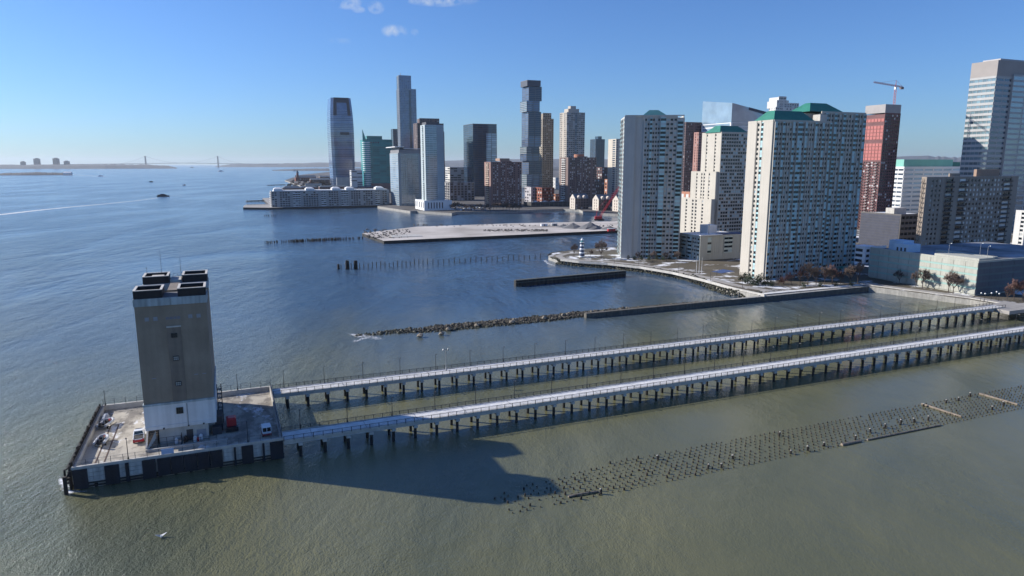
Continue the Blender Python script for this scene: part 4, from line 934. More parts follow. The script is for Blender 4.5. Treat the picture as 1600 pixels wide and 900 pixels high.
# --- dusky brick tower behind the lighthouse slab
simple('apartment_tower', 'dusky red-brown tower partly hidden behind the grey apartment slab', 'apartment tower', 1072, 1060, 1100, 192, 800, mat('dark dusky brick', (.15, .10, .10), .9, .1, .1), 38, stripes(12, every=6), 'ww#ww', cap=0, right=True)
simple('apartment_tower', 'rosy brick tower edge just left of the stepped cream tower', 'apartment tower', 1092, 1085, 1122, 208, 720, mat('rosy brick', (.36, .20, .17), .9, .1, .1), 34, stripes(8), 'w#w#', cap=0)
# --- tapering glass office with sloping roof
b = place('office_tower', 'pale blue glass office with a sloping roof behind the green-roofed slabs', 'office tower', 1144, 1108, 1224, 166, 760, 2.6, L=50)
nf = 26; b.core(0, b.W, 0, b.L, 0, b.h * .86); hh = b.h
q = b.wall; zt0 = b.h + 6
b.facade('F', (0, 0), b.W, 0, b.h * .86, nf, 'gg', wh=.85, sill=.08, pout=.12, sout=.1, glassm=paleglass, top=.1)
b.facade('L', (0, 0), b.L, 0, b.h * .86, nf, 'g', wh=.72, sill=.12, pout=.25, sout=.3, glassm=paleglass, top=.1)
b.finish(whitestone, None, 80)
def wedge(q):
    z0 = hh * .86 + .1; q.loft([[(0, 0, z0), (b.W, 0, z0), (b.W, b.L, z0), (0, b.L, z0)], [(0, 0, hh + 3.5), (b.W, 0, hh - 9), (b.W, b.L, hh - 6), (0, b.L, hh + 9)]])
b.part('glass_crown', paleglass, wedge)
b.part('crown_band', mat('navy crown band', (.03, .035, .06), .4, .1, .1), lambda q: q.loft([[(b.W * .32, -.3, hh - 3.2), (b.W, -.3, hh - 12), (b.W, -.05, hh - 12), (b.W * .32, -.05, hh - 3.2)], [(b.W * .32, -.3, hh - .3), (b.W, -.3, hh - 8.7), (b.W, -.05, hh - 8.7), (b.W * .32, -.05, hh - .3)]]))
# --- white stepped top behind
b = simple('apartment_tower', 'off-white tower with a stepped crown peeking over the glass office', 'apartment tower', 1212, 1202, 1250, 168, 950, offwhite, 45, stripes(14, every=5), 'w#w#w', winblind, fin=False)
for (f0, f1, d) in ((.08, .55, 9), (.15, .45, 14), (.5, .98, 6)): b.core(b.W * f0, b.W * f1, 2, 20, b.h, b.h + d); b.facade('F', (b.W * f0, 2), b.W * (f1 - f0), b.h, b.h + d, max(2, d // 3), 'wwwww', glassm=winblind)
b.finish(offwhite, None, 0)
# --- tower under construction, with its crane
b = place('construction_tower', 'unfinished tower wrapped in pink sheathing at the top with open floors below', 'construction tower', 1383, 1352, 1407, 178, 640, 2.6)
nf = 40; b.core(.6, b.W - .6, .6, b.L - .6, 0, b.h)
dk = mat('dark opening', (.045, .03, .032), .8, .3, .3); frame = mat('raw frame maroon', (.17, .085, .085), .85, .15, .2)
b.facade('F', (0, 0), b.W, 0, b.h, nf, 'wwwwwww', ww=.72, wh=.62, sill=.2, pout=.3, sout=.3, glassm=glass('opening', (.03, .022, .024), (.5, .5, .5), .12))
b.facade('L', (0, 0), b.L, 0, b.h * .60, 24, 'wbwwbwwb', ww=.7, wh=.55, pout=.3, glassm=MATS['opening'])
b.core(0, 1, 0, b.L, b.h * .6, b.h)
b.finish(frame, mat('grey balcony', (.26, .22, .22), .7, .1, .2), 260)
pink = mat('pink wall sheathing', (.44, .15, .135), .7, .1, .2)
cw, ch = b.L / 6, b.h * .36 / 12
for i in range(6):
    for j in range(12):
        q = MB(); z = b.h * .605 + j * ch; dkf = j in (5, 10)
        if dkf: continue
        q.box(-.35, -.02, i * cw + .25, (i + 1) * cw - .25, z + .3, z + ch - .3); q.build('sheathing_panel', pink, b.e)
q = MB()
for j in range(13): q.box(-.2, -.021, 0, b.L, b.h * .605 + j * ch - .11, b.h * .605 + j * ch + .11)
q.build('floor_edge', mat('pale pink joint', (.42, .2, .18), .8, .1, .2), b.e)
b.part('core_wall', mat('raw grey concrete', (.36, .34, .33), .9, .12, .1), lambda q: q.box(-.5, b.W * .98, -.3, b.L, b.h + 1.05, b.h + 8.5))
cx = b.c; CH = b.h
cr = empty('tower_crane', b.e.matrix_world @ Vector((0, 0, 0)), A, 'thin red tower crane rising beside the unfinished pink tower', 'crane'); cr.location = Vector((b.c.x, b.c.y, 2.6)) + Matrix.Rotation(A, 3, 'Z') @ Vector((b.W - 2, 6, 0))
crm = mat('crane red', (.45, .10, .09), .5, .1, 1)
def lattice(q, a, b_, w, n, r):
    a, b_ = Vector(a), Vector(b_); d = (b_ - a).normalized(); s1 = d.orthogonal().normalized(); s2 = d.cross(s1); C = [s1 * w + s2 * w, s1 * w - s2 * w, -s1 * w - s2 * w, -s1 * w + s2 * w]
    for c in C: q.tube(a + c, b_ + c, r, r, 4)
    for i in range(n):
        p0, p1 = a.lerp(b_, i / n), a.lerp(b_, (i + 1) / n)
        for k in range(4): q.tube(p0 + C[k], p1 + C[(k + 1) % 4], r * .7, r * .7, 3)
mt = atY(1408, 135, 645).z - 2.6
q = MB(); lattice(q, (0, 0, CH), (0, 0, mt), .7, 10, .14); q.build('mast', crm, cr)
q = MB(); lattice(q, (9, 0, mt + .6), (-29, -1.0, mt + 3.2), .5, 14, .11); jb = q.build('jib', crm, cr)
q = MB(); q.tube((0, 0, mt), (0, 0, mt + 6), .35, .2, 5); q.tube((0, 0, mt + 6), (-20, -.6, mt + 3.2), .08, .08, 3); q.tube((0, 0, mt + 6), (8, 0, mt + 1.4), .08, .08, 3); q.build('apex', crm, cr)
q = MB(); q.box(6, 9.5, -.9, .9, mt - 1.4, mt + .5); q.build('counterweight', mat('crane ballast', (.2, .16, .16), .8, .1, .5), cr)
q = MB(); q.box(-1.6, -.2, -1.5, .2, mt - 2.0, mt + .2); q.build('cab', white, cr)
# --- white office with verdigris top
b = place('office_block', 'bright white office block with a verdigris green top storey', 'office block', 1413, 1387, 1530, 262, 690, 2.6)
nf = 13; b.core(0, b.W, 0, b.L, 0, b.h)
b.facade('F', (0, 0), b.W, 0, b.h, nf, 'gggggggg', wh=.42, sill=.3, pout=.25, sout=.5, gap=.86, glassm=paleglass)
b.facade('L', (0, 0), b.L, 0, b.h, nf, 'ggg', wh=.45, sill=.3, pout=.25, sout=.5, gap=.9, glassm=deepblue)
b.finish(whitestone, None, 140)
b.part('verdigris_storey', green_pale, lambda q: q.box(2, b.W * .66, 2.5, b.L - 2, b.h + 1.05, b.h + 8))
b.part('plant_room', green_roof, lambda q: q.box(b.W * .66, b.W * .78, 4, b.L - 2, b.h + 1.05, b.h + 5.5))
# --- dark parking garage beside it
b = place('parking_garage', 'dark open-deck parking garage between the unfinished tower and the brown slab', 'garage', 1408, 1384, 1450, 337, 500, 2.6, L=34)
b.core(1, b.W - 1, 1, b.L - 1, 0, b.h)
b.facade('F', (0, 0), b.W, 0, b.h, 6, 'wwwwwww', ww=.86, wh=.5, sill=.35, glassm=glass('garage void', (.012, .012, .014), (.03, .03, .03), .1, .7, 1.3), pout=.45, sout=.5)
b.facade('L', (0, 0), b.L, 0, b.h, 6, '######', pout=.4); b.finish(mat('garage concrete', (.13, .125, .125), .9, .1, .2, streak=.1), None, 60)
b.part('snowy_roof', snow, lambda q: q.box(1.5, b.W - 1, 1.5, b.L - 1, b.h + .02, b.h + .2))
b.part('side_shade', mat('navy painted shade', (.045, .05, .075), .6, .2, .3), lambda q: [q.box(-.55, -.41, .3, b.L - .3, k * b.h / 12 + .1, (k + 1) * b.h / 12 - .1) for k in range(12)])  # shade on the sunward side wall, put in as dark navy boards
b.part('stair_head', pale_conc, lambda q: q.box(0, b.W * .45, 6, 13, b.h + .2, b.h + 5))
# --- broad brown slab
b = place('apartment_block', 'broad brown-grey concrete apartment slab behind the low garage', 'apartment block', 1448, 1441, 1590, 279, 436, 2.6)
nf = 17; b.core(0, b.W, 0, b.L, 0, b.h)
gb = glass('brown slab glint windows', (.014, .014, .016), (.68, .67, .65), .4, .08)  # pale panes are white glints painted into the glass colour
b.facade('F', (0, 0), b.W * .2, 0, b.h, nf, '#www#', ww=.5, wh=.45, glassm=win)
b.facade('F', (b.W * .2, 0), b.W * .08, 0, b.h, nf, 'b', ww=.8, wh=.72, sill=.14, glassm=win)
b.facade('F', (b.W * .28, 0), b.W * .06, 0, b.h, nf, '#', pout=.7)
b.facade('F', (b.W * .34, 0), b.W * .08, 0, b.h, nf, 'b', ww=.85, wh=.6, glassm=gb)
b.facade('F', (b.W * .42, 0), b.W * .42, 0, b.h, nf, 'wwwwwwwwwww', ww=.56, wh=.48, glassm=gb)
b.facade('F', (b.W * .84, 0), b.W * .09, 0, b.h, nf, 'b', ww=.85, wh=.6, glassm=gb)
b.facade('F', (b.W * .93, 0), b.W * .07, 0, b.h, nf, '#', pout=.7)
b.facade('L', (0, 0), b.L, 0, b.h, nf, '#b#b#', glassm=win, ww=.7)
b.finish(brown_c, mat('brown balcony front', (.075, .066, .058), .8, .1, .2), 300)
b.part('penthouse', tanbrick, lambda q: q.box(b.W * .56, b.W * .82, 4, b.L * .7, b.h + 1, b.h + 5.5))
b.part('plant_room', brown_c, lambda q: q.box(b.W * .27, b.W * .38, 3, b.L * .7, b.h + 1, b.h + 3))
# --- big office tower on the right edge
b = place('office_tower', 'tall banded office tower cut by the right edge of the view', 'office tower', 1557, 1516, 1640, 120, 620, 2.6)
nf = 30; b.core(0, b.W, 0, b.L, 0, b.h)
b.facade('L', (0, 0), b.L, 0, b.h, nf, 'gggggg', wh=.52, sill=.28, pout=.3, sout=.5, gap=.95, glassm=tealcurt, top=1)
b.facade('F', (0, 0), b.W * .28, 0, b.h, nf, 'gg', wh=.45, sill=.3, pout=.2, sout=.25, glassm=deepblue)
b.facade('F', (b.W * .28, -1.5), b.W * .72, 0, b.h + 2, nf, 'ggg', wh=.66, sill=.2, pout=.2, sout=.22, glassm=tealcurt)
b.core(b.W * .28, b.W, -1.5, 2, 0, b.h + 2)
b.finish(mat('pale banded precast', (.42, .42, .41), .75, .06, .08, streak=.06), None, 220)
b.part('crown', mat('grey crown', (.33, .30, .28), .8, .08, .1), lambda q: q.box(-.3, b.W * .75, -.3, b.L, b.h + 1.02, b.h + 14))
b.part('crown_cap', mat('crown cap', (.45, .43, .42), .8, .08, .1), lambda q: q.box(b.W * .1, b.W * .6, 3, b.L * .8, b.h + 14, b.h + 16))
simple('apartment_block', 'pinkish white block at the right edge behind the brown slab', 'apartment block', 1604, 1588, 1660, 331, 520, offwhite, 8, 'www#ww', 'w#', zg=2.6, cap=40)
# --- the low garage with teal bands by the bridges
b = place('parking_garage', 'low pale parking garage with teal window bands beside the footbridge landing', 'garage', 1529, 1360, 1720, 411, 316, 2.6)
gc = b; b.core(.3, b.W - .3, .3, b.L - .3, 0, b.h); teal_b = mat('teal garage band', (.30, .45, .41), .6, .08, .2)
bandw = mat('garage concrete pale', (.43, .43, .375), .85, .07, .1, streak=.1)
bandd = mat('darker front panel', (.10, .115, .135), .7, .12, .1, streak=.1); teal_d = mat('darker front band', (.085, .125, .14), .5, .1, .2)  # front face takes darker copies of the panel and band colours
nb_ = 5; h = b.h / nb_
for face, off, ln, np_ in (('L', (0, 0), b.L, 10), ('F', (0, 0), b.W, 11)):
    for r in range(nb_):
        for k in range(np_):
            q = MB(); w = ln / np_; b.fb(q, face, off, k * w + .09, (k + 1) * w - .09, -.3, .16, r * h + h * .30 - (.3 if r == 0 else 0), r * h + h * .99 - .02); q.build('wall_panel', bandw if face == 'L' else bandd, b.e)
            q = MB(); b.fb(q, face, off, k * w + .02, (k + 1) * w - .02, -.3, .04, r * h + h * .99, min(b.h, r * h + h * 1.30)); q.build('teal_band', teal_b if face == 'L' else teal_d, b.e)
b.core(0, .5, 0, b.L, b.h, b.h + .9); b.core(.5, b.W, 0, .5, b.h, b.h + .9); b.finish(bandw)
def gr(q):
    q.box(.55, b.W - 1, .55, b.L - 1, b.h + .02, b.h + .12)
b.part('roof_deck', mat('snow streaked roof deck', (.10, .105, .12), .9, .4, .05, col2=(.42, .43, .46)), gr)
b.part('ramp_house', bandw, lambda q: q.box(b.W * .04, b.W * .16, b.L * .04, b.L * .42, b.h + .12, b.h + 1.5))
b.part('ramp_house', bandw, lambda q: q.box(b.W * .2, b.W * .24, b.L * .1, b.L * .6, b.h + .12, b.h + 1.2))
hut = mat('pale blue plant hut', (.50, .62, .74), .6, .06, .3)
b.part('stair_head', hut, lambda q: (q.box(3, 12, b.L * .66, b.L * .80, b.h + .12, b.h + 4.2), q.box(5, 13, b.L * .74, b.L * .88, b.h + .12, b.h + 5.5)))
for i in range(3): b.part('door', darkframe, lambda q: q.box(2.93, 3.0, b.L * .68 + i * 2.2, b.L * .68 + 1 + i * 2.2, b.h + .2, b.h + 2.4))
for i, (x, y) in enumerate(((4, b.L * .3), (4, b.L * .55), (18, b.L * .2), (30, b.L * .5), (10, b.L * .05))):
    lamp((b.e.location + Matrix.Rotation(A, 3, 'Z') @ Vector((x, y, b.h + .1))), A, 7, f'{ordinal(i + 1)} slim light pole on the roof of the low teal-banded garage', group='light poles on the garage roof', material=greymetal)
b = simple('apartment_block', 'white terrace end with rounded balconies beside the double slab', 'apartment block', 1352, 1349, 1384, 388, 420, white, 3, 'wwww', 'ww', zg=2.6, L=16, cap=20)

# ------------------------------------------------------------------ the downtown skyline across the basin
# rounded glass tower at the point, with a dark crown frame
b = place('office_tower', 'tall tapered blue glass tower with a dark crown frame, standing alone over the bay', 'office tower', 518, 512, 551, 190, 1900)
zt = atY(530, 152, 1900).z - 3; Wg, Lg = b.W, max(b.L, 45)
def ring(z, ex=0.0): 
    t = z / zt; k = math.sin(min(1, max(0, (t + .12) / 1.12)) * math.pi * .72) * 3.0 - max(0, t - .6) ** 2 * 26 + ex
    c = 7; return [(-k + c, -k), (Wg + k - c, -k), (Wg + k, -k + c), (Wg + k, Lg + k - c), (Wg + k - c, Lg + k), (-k + c, Lg + k), (-k, Lg + k - c), (-k, -k + c)]
gnf = 42; hg = zt * .86 / gnf
for i in range(gnf):
    q = MB(); q.loft([[(x, y, i * hg + .25) for x, y in ring(i * hg)], [(x, y, (i + 1) * hg - .25) for x, y in ring((i + 1) * hg)]], cap=False); q.build('glass_band', steelblue, b.e)
q = MB()
for i in range(gnf + 1): q.loft([[(x, y, i * hg - .25) for x, y in ring(i * hg, -.25)], [(x, y, i * hg + .25) for x, y in ring(i * hg, -.25)]])
q.build('floor_edge', silver, b.e)
q = MB(); q.loft([[(x, y, gnf * hg + .25) for x, y in ring(gnf * hg)], [(x, y, zt * .93) for x, y in ring(zt * .93)], [(x, y, zt) for x, y in ring(zt)]]); q.build('glass_crown', steelblue, b.e)
navy = mat('navy crown metal', (.022, .025, .04), .4, .1, .1)
q = MB(); r0, r1, r2 = ring(zt * .80, .5), ring(zt * .93, .5), ring(zt + .2, .5)
for (s, t_) in ((0, .2), (.82, 1)):
    pts = []
    for r, z in ((r0, zt * .80), (r1, zt * .93), (r2, zt + .3)):
        a_, b_ = Vector((*r[0], z)), Vector((*r[1], z)); pts.append((a_.lerp(b_, s), a_.lerp(b_, t_)))
    for (p, p2), (n_, n2_) in zip(pts[:-1], pts[1:]): q.loft([[p, p2, p2 + Vector((0, 1.5, 0)), p + Vector((0, 1.5, 0))], [n_, n2_, n2_ + Vector((0, 1.5, 0)), n_ + Vector((0, 1.5, 0))]])
a_, b_ = Vector((*r1[0], zt * .945)), Vector((*r1[1], zt * .945)); c_, d_ = Vector((*r2[0], zt + .3)), Vector((*r2[1], zt + .3)); q.loft([[a_, b_, b_ + Vector((0, 1.5, 0)), a_ + Vector((0, 1.5, 0))], [c_, d_, d_ + Vector((0, 1.5, 0)), c_ + Vector((0, 1.5, 0))]])
q.build('crown_frame', navy, b.e)
b.part('louvre_band', navy, lambda q: q.box(Wg * .38, Wg * .80, -4.2, -2.0, zt * .585, zt * .615))
b.part('podium', silver, lambda q: q.box(Wg * .1, Wg * 1.02, -9, 0, 0, zt * .1))
# green glass office with a fin and a rounded banded corner
b = place('office_tower', 'green glass office block with a sharp corner fin and rounded white bands', 'office tower', 571, 563, 613, 219, 1500)
nf = 26; b.core(.3, b.W, .3, b.L, 0, b.h)
b.facade('F', (0, 0), b.W, 0, b.h, nf, 'gggg', wh=.8, sill=.1, pout=.1, sout=.06, gap=.98, glassm=greenglass, top=2)
b.facade('L', (0, 0), b.L, 0, b.h, nf, 'gg', wh=.8, sill=.1, pout=.1, sout=.06, glassm=greenglass, top=2)
b.finish(mat('green spandrel', (.02, .22, .21), .3, .1, .1), None, 200)
for i in range(24):
    b.part('balcony_band', whitestone, lambda q: q.lathe(1.5, 2.0, [(8 + i * b.h * .038, 8.5), (8 + i * b.h * .038 + 1.6, 8.5)], 14))
b.part('corner_glass', greenglass, lambda q: q.lathe(1.5, 2.0, [(0, 7.4), (b.h * .98, 7.4)], 14))
b.part('fin', greenglass, lambda q: q.loft([[(-6, 0, b.h * .9), (4, -4, b.h * .9), (4.5, -3, b.h * .9), (-5.5, 1, b.h * .9)], [(-6, 0, b.h + 22), (-5.6, -.1, b.h + 22), (-5.5, .2, b.h + 22), (-5.9, .3, b.h + 22)]]))
b.part('upper_storey', greenglass, lambda q: q.box(3, b.W * .62, .3, 20, b.h + 2, b.h + 9))
b.part('dark_base', pinkbrick, lambda q: q.box(b.W * .15, b.W * .95, -3, .0, 0, b.h * .17))
for i in range(5): b.part('vent_opening', deepblue, lambda q: q.box(5 + i * 5.2, 8 + i * 5.2, -.2, .0, b.h - 6, b.h - 3))
simple('office_block', 'pair of pale slab offices at the foot of the green glass block', 'office block', 549, 541, 566, 267, 1480, offwhite, 12, 'gg', 'gg', winblind, L=20, wh=.5, sill=.3, gap=.95, pout=.2, sout=.4, cap=30)
simple('office_block', 'narrow blue tower glimpsed behind the green glass block', 'office tower', 614, 611, 624, 202, 1850, darkframe, 34, 'gg', 'g', deepblue, L=24, wh=.8, sill=.1, pout=.2, sout=.1, gap=.94, cap=60)
# the tallest tower
hudblue = curtain('bright blue curtain glass', (.07, .13, .25), ior=2.0)
b = place('apartment_tower', 'tallest blue-grey skyscraper with a notched setback top', 'skyscraper', 624, 620.5, 650, 139, 1731)
zt = atY(630, 118, 1731).z - 3; nf = 60
b.core(0, b.W, 0, max(b.L, 30), 0, b.h); b.L = max(b.L, 30)
b.facade('F', (0, 0), b.W, 0, b.h, nf, 'gggggggggggg', wh=.84, sill=.08, pout=.5, sout=.1, glassm=hudblue, gap=.84)
b.facade('L', (0, 0), b.L, 0, b.h, nf, 'gg#gg#gg', wh=.7, sill=.15, pout=.6, sout=.3, glassm=tealcurt, gap=.9)
b.core(0, b.W * .72, 1, b.L * .8, b.h, zt); b.facade('F', (0, 1), b.W * .72, b.h, zt, 9, 'gggggg', wh=.84, sill=.08, pout=.5, sout=.1, glassm=hudblue, gap=.84)
b.facade('L', (0, 1), b.L * .8 - 1, b.h, zt, 9, 'gg#gg', wh=.8, sill=.1, pout=.5, sout=.15, glassm=tealcurt)
b.finish(mat('blue grey stone', (.21, .245, .30), .6, .08, .05), None, 300)
b.part('dark_strip', deepblue, lambda q: q.box(b.W * .56, b.W * .68, -1.1, -.2, 0, b.h - 2))
b.part('mast', greymetal, lambda q: q.lathe(5, 5, [(zt, .8), (zt + 7, .5)], 6))
b.part('podium', offwhite, lambda q: q.box(-9, -.8, 2, b.L, 0, b.h * .42))
# stepped dark brick tower behind the teal waterfront tower
b = place('apartment_tower', 'dark stepped brick tower behind the slim teal waterfront tower', 'apartment tower', 652, 646, 693, 193, 1320)
nf = 44; b.core(0, b.W, 0, b.L, 0, b.h)
b.facade('F', (0, 0), b.W, 0, b.h, nf, 'ww#ww#ww#ww#ww', glassm=win, ww=.75, wh=.6); b.facade('L', (0, 0), b.L, 0, b.h, nf, 'w#w#', glassm=win)
b.core(b.W * .1, b.W * .85, 2, 20, b.h, b.h + 9); b.facade('F', (b.W * .1, 2), b.W * .75, b.h + .9, b.h + 9, 3, 'ww#ww#ww', glassm=win)
b.core(b.W, b.W * 1.06, 6, 25, 0, b.h * .9)
b.finish(mat('dark purplish brick', (.135, .105, .105), .9, .1, .1), None, 0)
# two waterfront glass towers
b = place('apartment_tower', 'blue-grey glass slab with a white floating roof on the waterfront', 'apartment tower', 622, 609, 657, 240, 1010)
nf = 24; b.core(0, b.W, 0, b.L, 0, b.h)
b.facade('F', (0, 0), b.W * .9, 0, b.h, nf, '#ggtggtgg', wh=.68, sill=.14, pout=.25, sout=.2, glassm=tealcurt, gap=.88)
b.facade('F', (b.W * .9, 2), b.W * .1, 0, b.h, nf, 'b', glassm=win)
b.facade('L', (0, 0), b.L, 0, b.h, nf, 'ggg', wh=.62, sill=.18, pout=.25, sout=.3, glassm=paleglass, gap=.92)
b.finish(mat('grey teal frame', (.26, .30, .32), .6, .1, .1), mat('grey teal panel', (.18, .23, .25), .5, .1, .1), 300)
b.part('top_band', mat('grey top band', (.20, .20, .215), .6, .1, .1), lambda q: q.box(1, b.W, -.45, b.L, b.h + 1.02, b.h + 5.5))
b.part('floating_roof', whitestone, lambda q: q.box(-5, b.W * .25, -3, b.L + 3, b.h + 9, b.h + 10)); b.part('roof_stem', darkframe, lambda q: q.box(3, b.W * .3, 2, b.L, b.h + 5.5, b.h + 9)); b.part('floating_roof', whitestone, lambda q: q.box(b.W * .25, b.W * 1.0, 1, b.L, b.h + 6.5, b.h + 7.3))
b = place('apartment_tower', 'slim pale teal tower with balconies on a white podium at the water', 'apartment tower', 664, 657, 693, 196, 912)
nf = 40; b.core(0, b.W, 0, b.L, 0, b.h)
b.facade('F', (0, 0), b.W * .62, 0, b.h, nf, 'ggg', wh=.7, sill=.12, pout=.2, sout=.16, glassm=tealcurt, gap=.95)
b.facade('F', (b.W * .62, 1.5), b.W * .38, 0, b.h, nf, 'bb', glassm=tealglass, wh=.66, sill=.15, ww=.85)
b.facade('L', (0, 0), b.L, 0, b.h, nf, '#b#', glassm=tealglass, wh=.6, ww=.8)
b.finish(mat('pale teal frame', (.40, .46, .47), .6, .08, .1), mat('pale balcony front', (.50, .56, .57), .5, .08, .1), 300)
b.part('crown', mat('dark crown', (.08, .08, .09), .6, .1, .1), lambda q: q.box(2, b.W * .8, 2, b.L, b.h + 1, b.h + 4.5))
b = place('podium_building', 'white podium with dark tall openings under the slim teal tower', 'podium', 663, 649, 706, 314, 905)
b.core(0, b.W, 0, b.L, 0, b.h); b.facade('F', (0, 0), b.W, 0, b.h, 1, '#wwwwww###', wh=.62, sill=.2, ww=.42, glassm=deepblue, top=.4); b.facade('L', (0, 0), b.L, 0, b.h, 1, 'wwwww', wh=.6, ww=.4, glassm=win, top=.4); b.finish(whitestone, None, 40)
# long white waterfront apartments on their pier
pw = [G(380, 327), G(611, 322.5)]; d = pw[1] - pw[0]
tag(land('apartment_pier', [pw[0], G(420, 327.5), G(612, 323), G(620, 318), G(600, 309), G(470, 308), G(410, 312), G(420, 322), G(382, 323.5)], 2.6, pave, sides=mat('pier wall dark', (.05, .045, .04), .8, .3, .3)), kind='structure')
b = place('apartment_block', 'long seven-storey white waterfront apartment row with stacked balconies', 'apartment block', 424, 419, 608, 300, 985, 2.6, L=28)
b.core(0, b.W, 0, b.L, 0, b.h); nf = 7
b.facade('F', (0, 0), b.W, 0, b.h, nf, ('ww#wwww#bbb#wwwwww#bb#wwww#bbb' + '#wwww#wwww#bb#ww#'), ww=.72, wh=.55, glassm=win); b.facade('L', (0, 0), b.L, 0, b.h, nf, 'bwb', glassm=win); b.finish(mat('grey white apartment', (.36, .35, .345), .8, .1, .1), whitestone, 300)
for f in (.02, .28, .5, .62, .88): b.part('pavilion_roof', whitestone, lambda q: (q.box(b.W * f, b.W * (f + .07), 0, 14, b.h + 1.05, b.h + 4), q.hip(b.W * f, b.W * (f + .07), 0, 14, b.h + 4, 2, 3, 4)))
b.part('roof_terrace', whitestone, lambda q: q.box(3, b.W - 2, 3, b.L - 2, b.h + .02, b.h + 1.8))
for (xa, xb, ya, label) in ((440, 470, 1080, 'low grey-roofed pavilion beyond the end of the white waterfront row'), ):
    e = empty('pavilion', at(443, 306, 3), A, label, 'pavilion'); q = MB(); q.box(0, 34, 0, 26, 0, 14); q.build('wall', mat('pavilion brown', (.16, .11, .09), .8, .1, .1), e); q = MB(); q.hip(0, 34, 0, 26, 14, 4, 5, 5, 2); q.build('roof', slate, e); q = MB(); q.box(-3, 30, -3, -1, 6, 8); q.build('awning', whitestone, e)
for k, (px, py, w, d_, h_, m2, lab) in enumerate([(470, 303, 34, 20, 12, redbrick, 'low red brick hall behind the white waterfront row'), (500, 301, 60, 18, 11, pinkbrick, 'long dusky brick terrace at the foot of the lone glass tower'), (560, 301, 50, 18, 10, pinkbrick, 'second dusky brick terrace behind the white waterfront row')]):
    b = Bld('brick_block', lab, 'brick building', at(px, py, 3), A); b.core(0, w, 0, d_, 0, h_); b.facade('F', (0, 0), w, 0, h_, 3, 'w' * int(w / 4), glassm=win); b.facade('L', (0, 0), d_, 0, h_, 3, 'www', glassm=win); b.finish(m2, None, 20)
    b.part('roof', slate, lambda q: q.hip(0, w, 0, d_, h_ + 1, 2.5, 4, 5))
e = empty('railway_terminal', at(462, 283, 3), A, 'old brick terminal with a small pointed clock tower by the bay', 'terminal')
q = MB(); q.box(0, 70, 0, 30, 0, 12); q.build('wall', redbrick, e); q = MB(); q.gable(0, 70, 0, 30, 12, 8, 'x'); q.build('roof', slate, e)
q = MB(); q.box(4, 11, -2, 5, 0, 28); q.build('clock_tower', redbrick, e); q = MB(); q.hip(4, 11, -2, 5, 28, 12, 3.4, 3.4, 1); q.build('spire', slate, e)
for j in range(8):
    q = MB(); q.box(14 + j * 7, 18 + j * 7, -.3, 0, 3, 9); q.build('window', win, e)
for k, (pa, pb, lab) in enumerate([((386, 322), (418, 321), 'low timber finger pier off the white waterfront row'), ((420, 290), (447, 289), 'dark low breakwater beyond the waterfront row'), ((386, 315.5), (420, 314.5), 'dark ferry float moored behind the waterfront row')]):
    P, Q = at(*pa), at(*pb); d = Q - P; e = empty('finger_pier', P, math.atan2(d.y, d.x), lab, 'pier'); q = MB(); q.box(0, d.length, 0, 8, .6, 1.8); q.build('deck', pave if k == 0 else timber, e)
    for i in range(6): q = MB(); q.tube((d.length * i / 6 + 1, .5, -1), (d.length * i / 6 + 1, .5, 2.4), .4, .4, 6); q.build('pile', timber, e)
# middle group
b = simple('office_tower', 'dark blue glass office with a paler corner behind the brown brick tower', 'office tower', 739, 724, 776, 194, 1320, darkframe, 34, 'ggggg', 'gg', deepblue, wh=.8, sill=.1, pout=.12, sout=.06, gap=.97, fin=False)
b.facade('F', (b.W * .54, -.6), b.W * .46, b.h * .12, b.h * .88, 26, 'gg', wh=.82, sill=.1, pout=.2, sout=.1, glassm=paleglass); b.core(b.W * .54, b.W, -.6, 0, b.h * .12, b.h * .88)
b.finish(darkframe, None, 200)
simple('office_block', 'cream stepped office among the roofs left of the dark blue tower', 'office block', 703, 694, 726, 262, 1380, offwhite, 12, 'gggg', 'gg', winblind, wh=.5, sill=.3, pout=.2, sout=.4, L=30, cap=40)
simple('office_block', 'long grey gridded warehouse office behind the white podium', 'office block', 703, 690, 741, 286, 1150, mat('grey grid concrete', (.30, .29, .285), .85, .1, .1), 7, 'wwwwwww', 'www', win, ww=.7, wh=.72, sill=.16, L=30, pout=.7, cap=80)
for (nm, lab, xc, xl, xr, yt, drum) in (('a', 'brown brick apartment tower with a sunlit edge of balconies at the water', 767, 757, 815, 254, False), ('b', 'brown brick apartment tower with a round orange penthouse', 888, 875, 932, 247, True)):
    b = place('apartment_tower', lab, 'apartment tower', xc, xl, xr, yt, 1010); nf = 22; b.core(0, b.W, 0, b.L, 0, b.h)
    b.facade('F', (0, 0), b.W * .3, 0, b.h, nf, '#www#', glassm=winblind, ww=.6); b.facade('F', (b.W * .3, -1.2), b.W * .36, 0, b.h + 1.5, nf, 'www#www', glassm=winblind, ww=.6); b.core(b.W * .3, b.W * .66, -1.2, .5, 0, b.h + 1.5); b.facade('F', (b.W * .66, 0), b.W * .34, 0, b.h, nf, 'ww#ww', glassm=winblind, ww=.6)
    b.facade('L', (0, 0), b.L, 0, b.h, nf, '#bb#', glassm=win, wh=.6)
    b.finish(pinkbrick if not drum else mat('grey brown brick', (.20, .145, .13), .9, .1, .1), mat('buff balcony', (.52, .40, .31), .8, .1, .1) if not drum else offwhite, 300)
    if drum: b.part('drum_penthouse', orangebrick, lambda q: q.lathe(b.W * .5, b.L * .4, [(b.h, 7.5), (b.h + 5.5, 7.5)], 20))
    else: b.part('penthouse', tanbrick, lambda q: q.box(b.W * .3, b.W * .62, 2, b.L * .7, b.h + 2.5, b.h + 6))
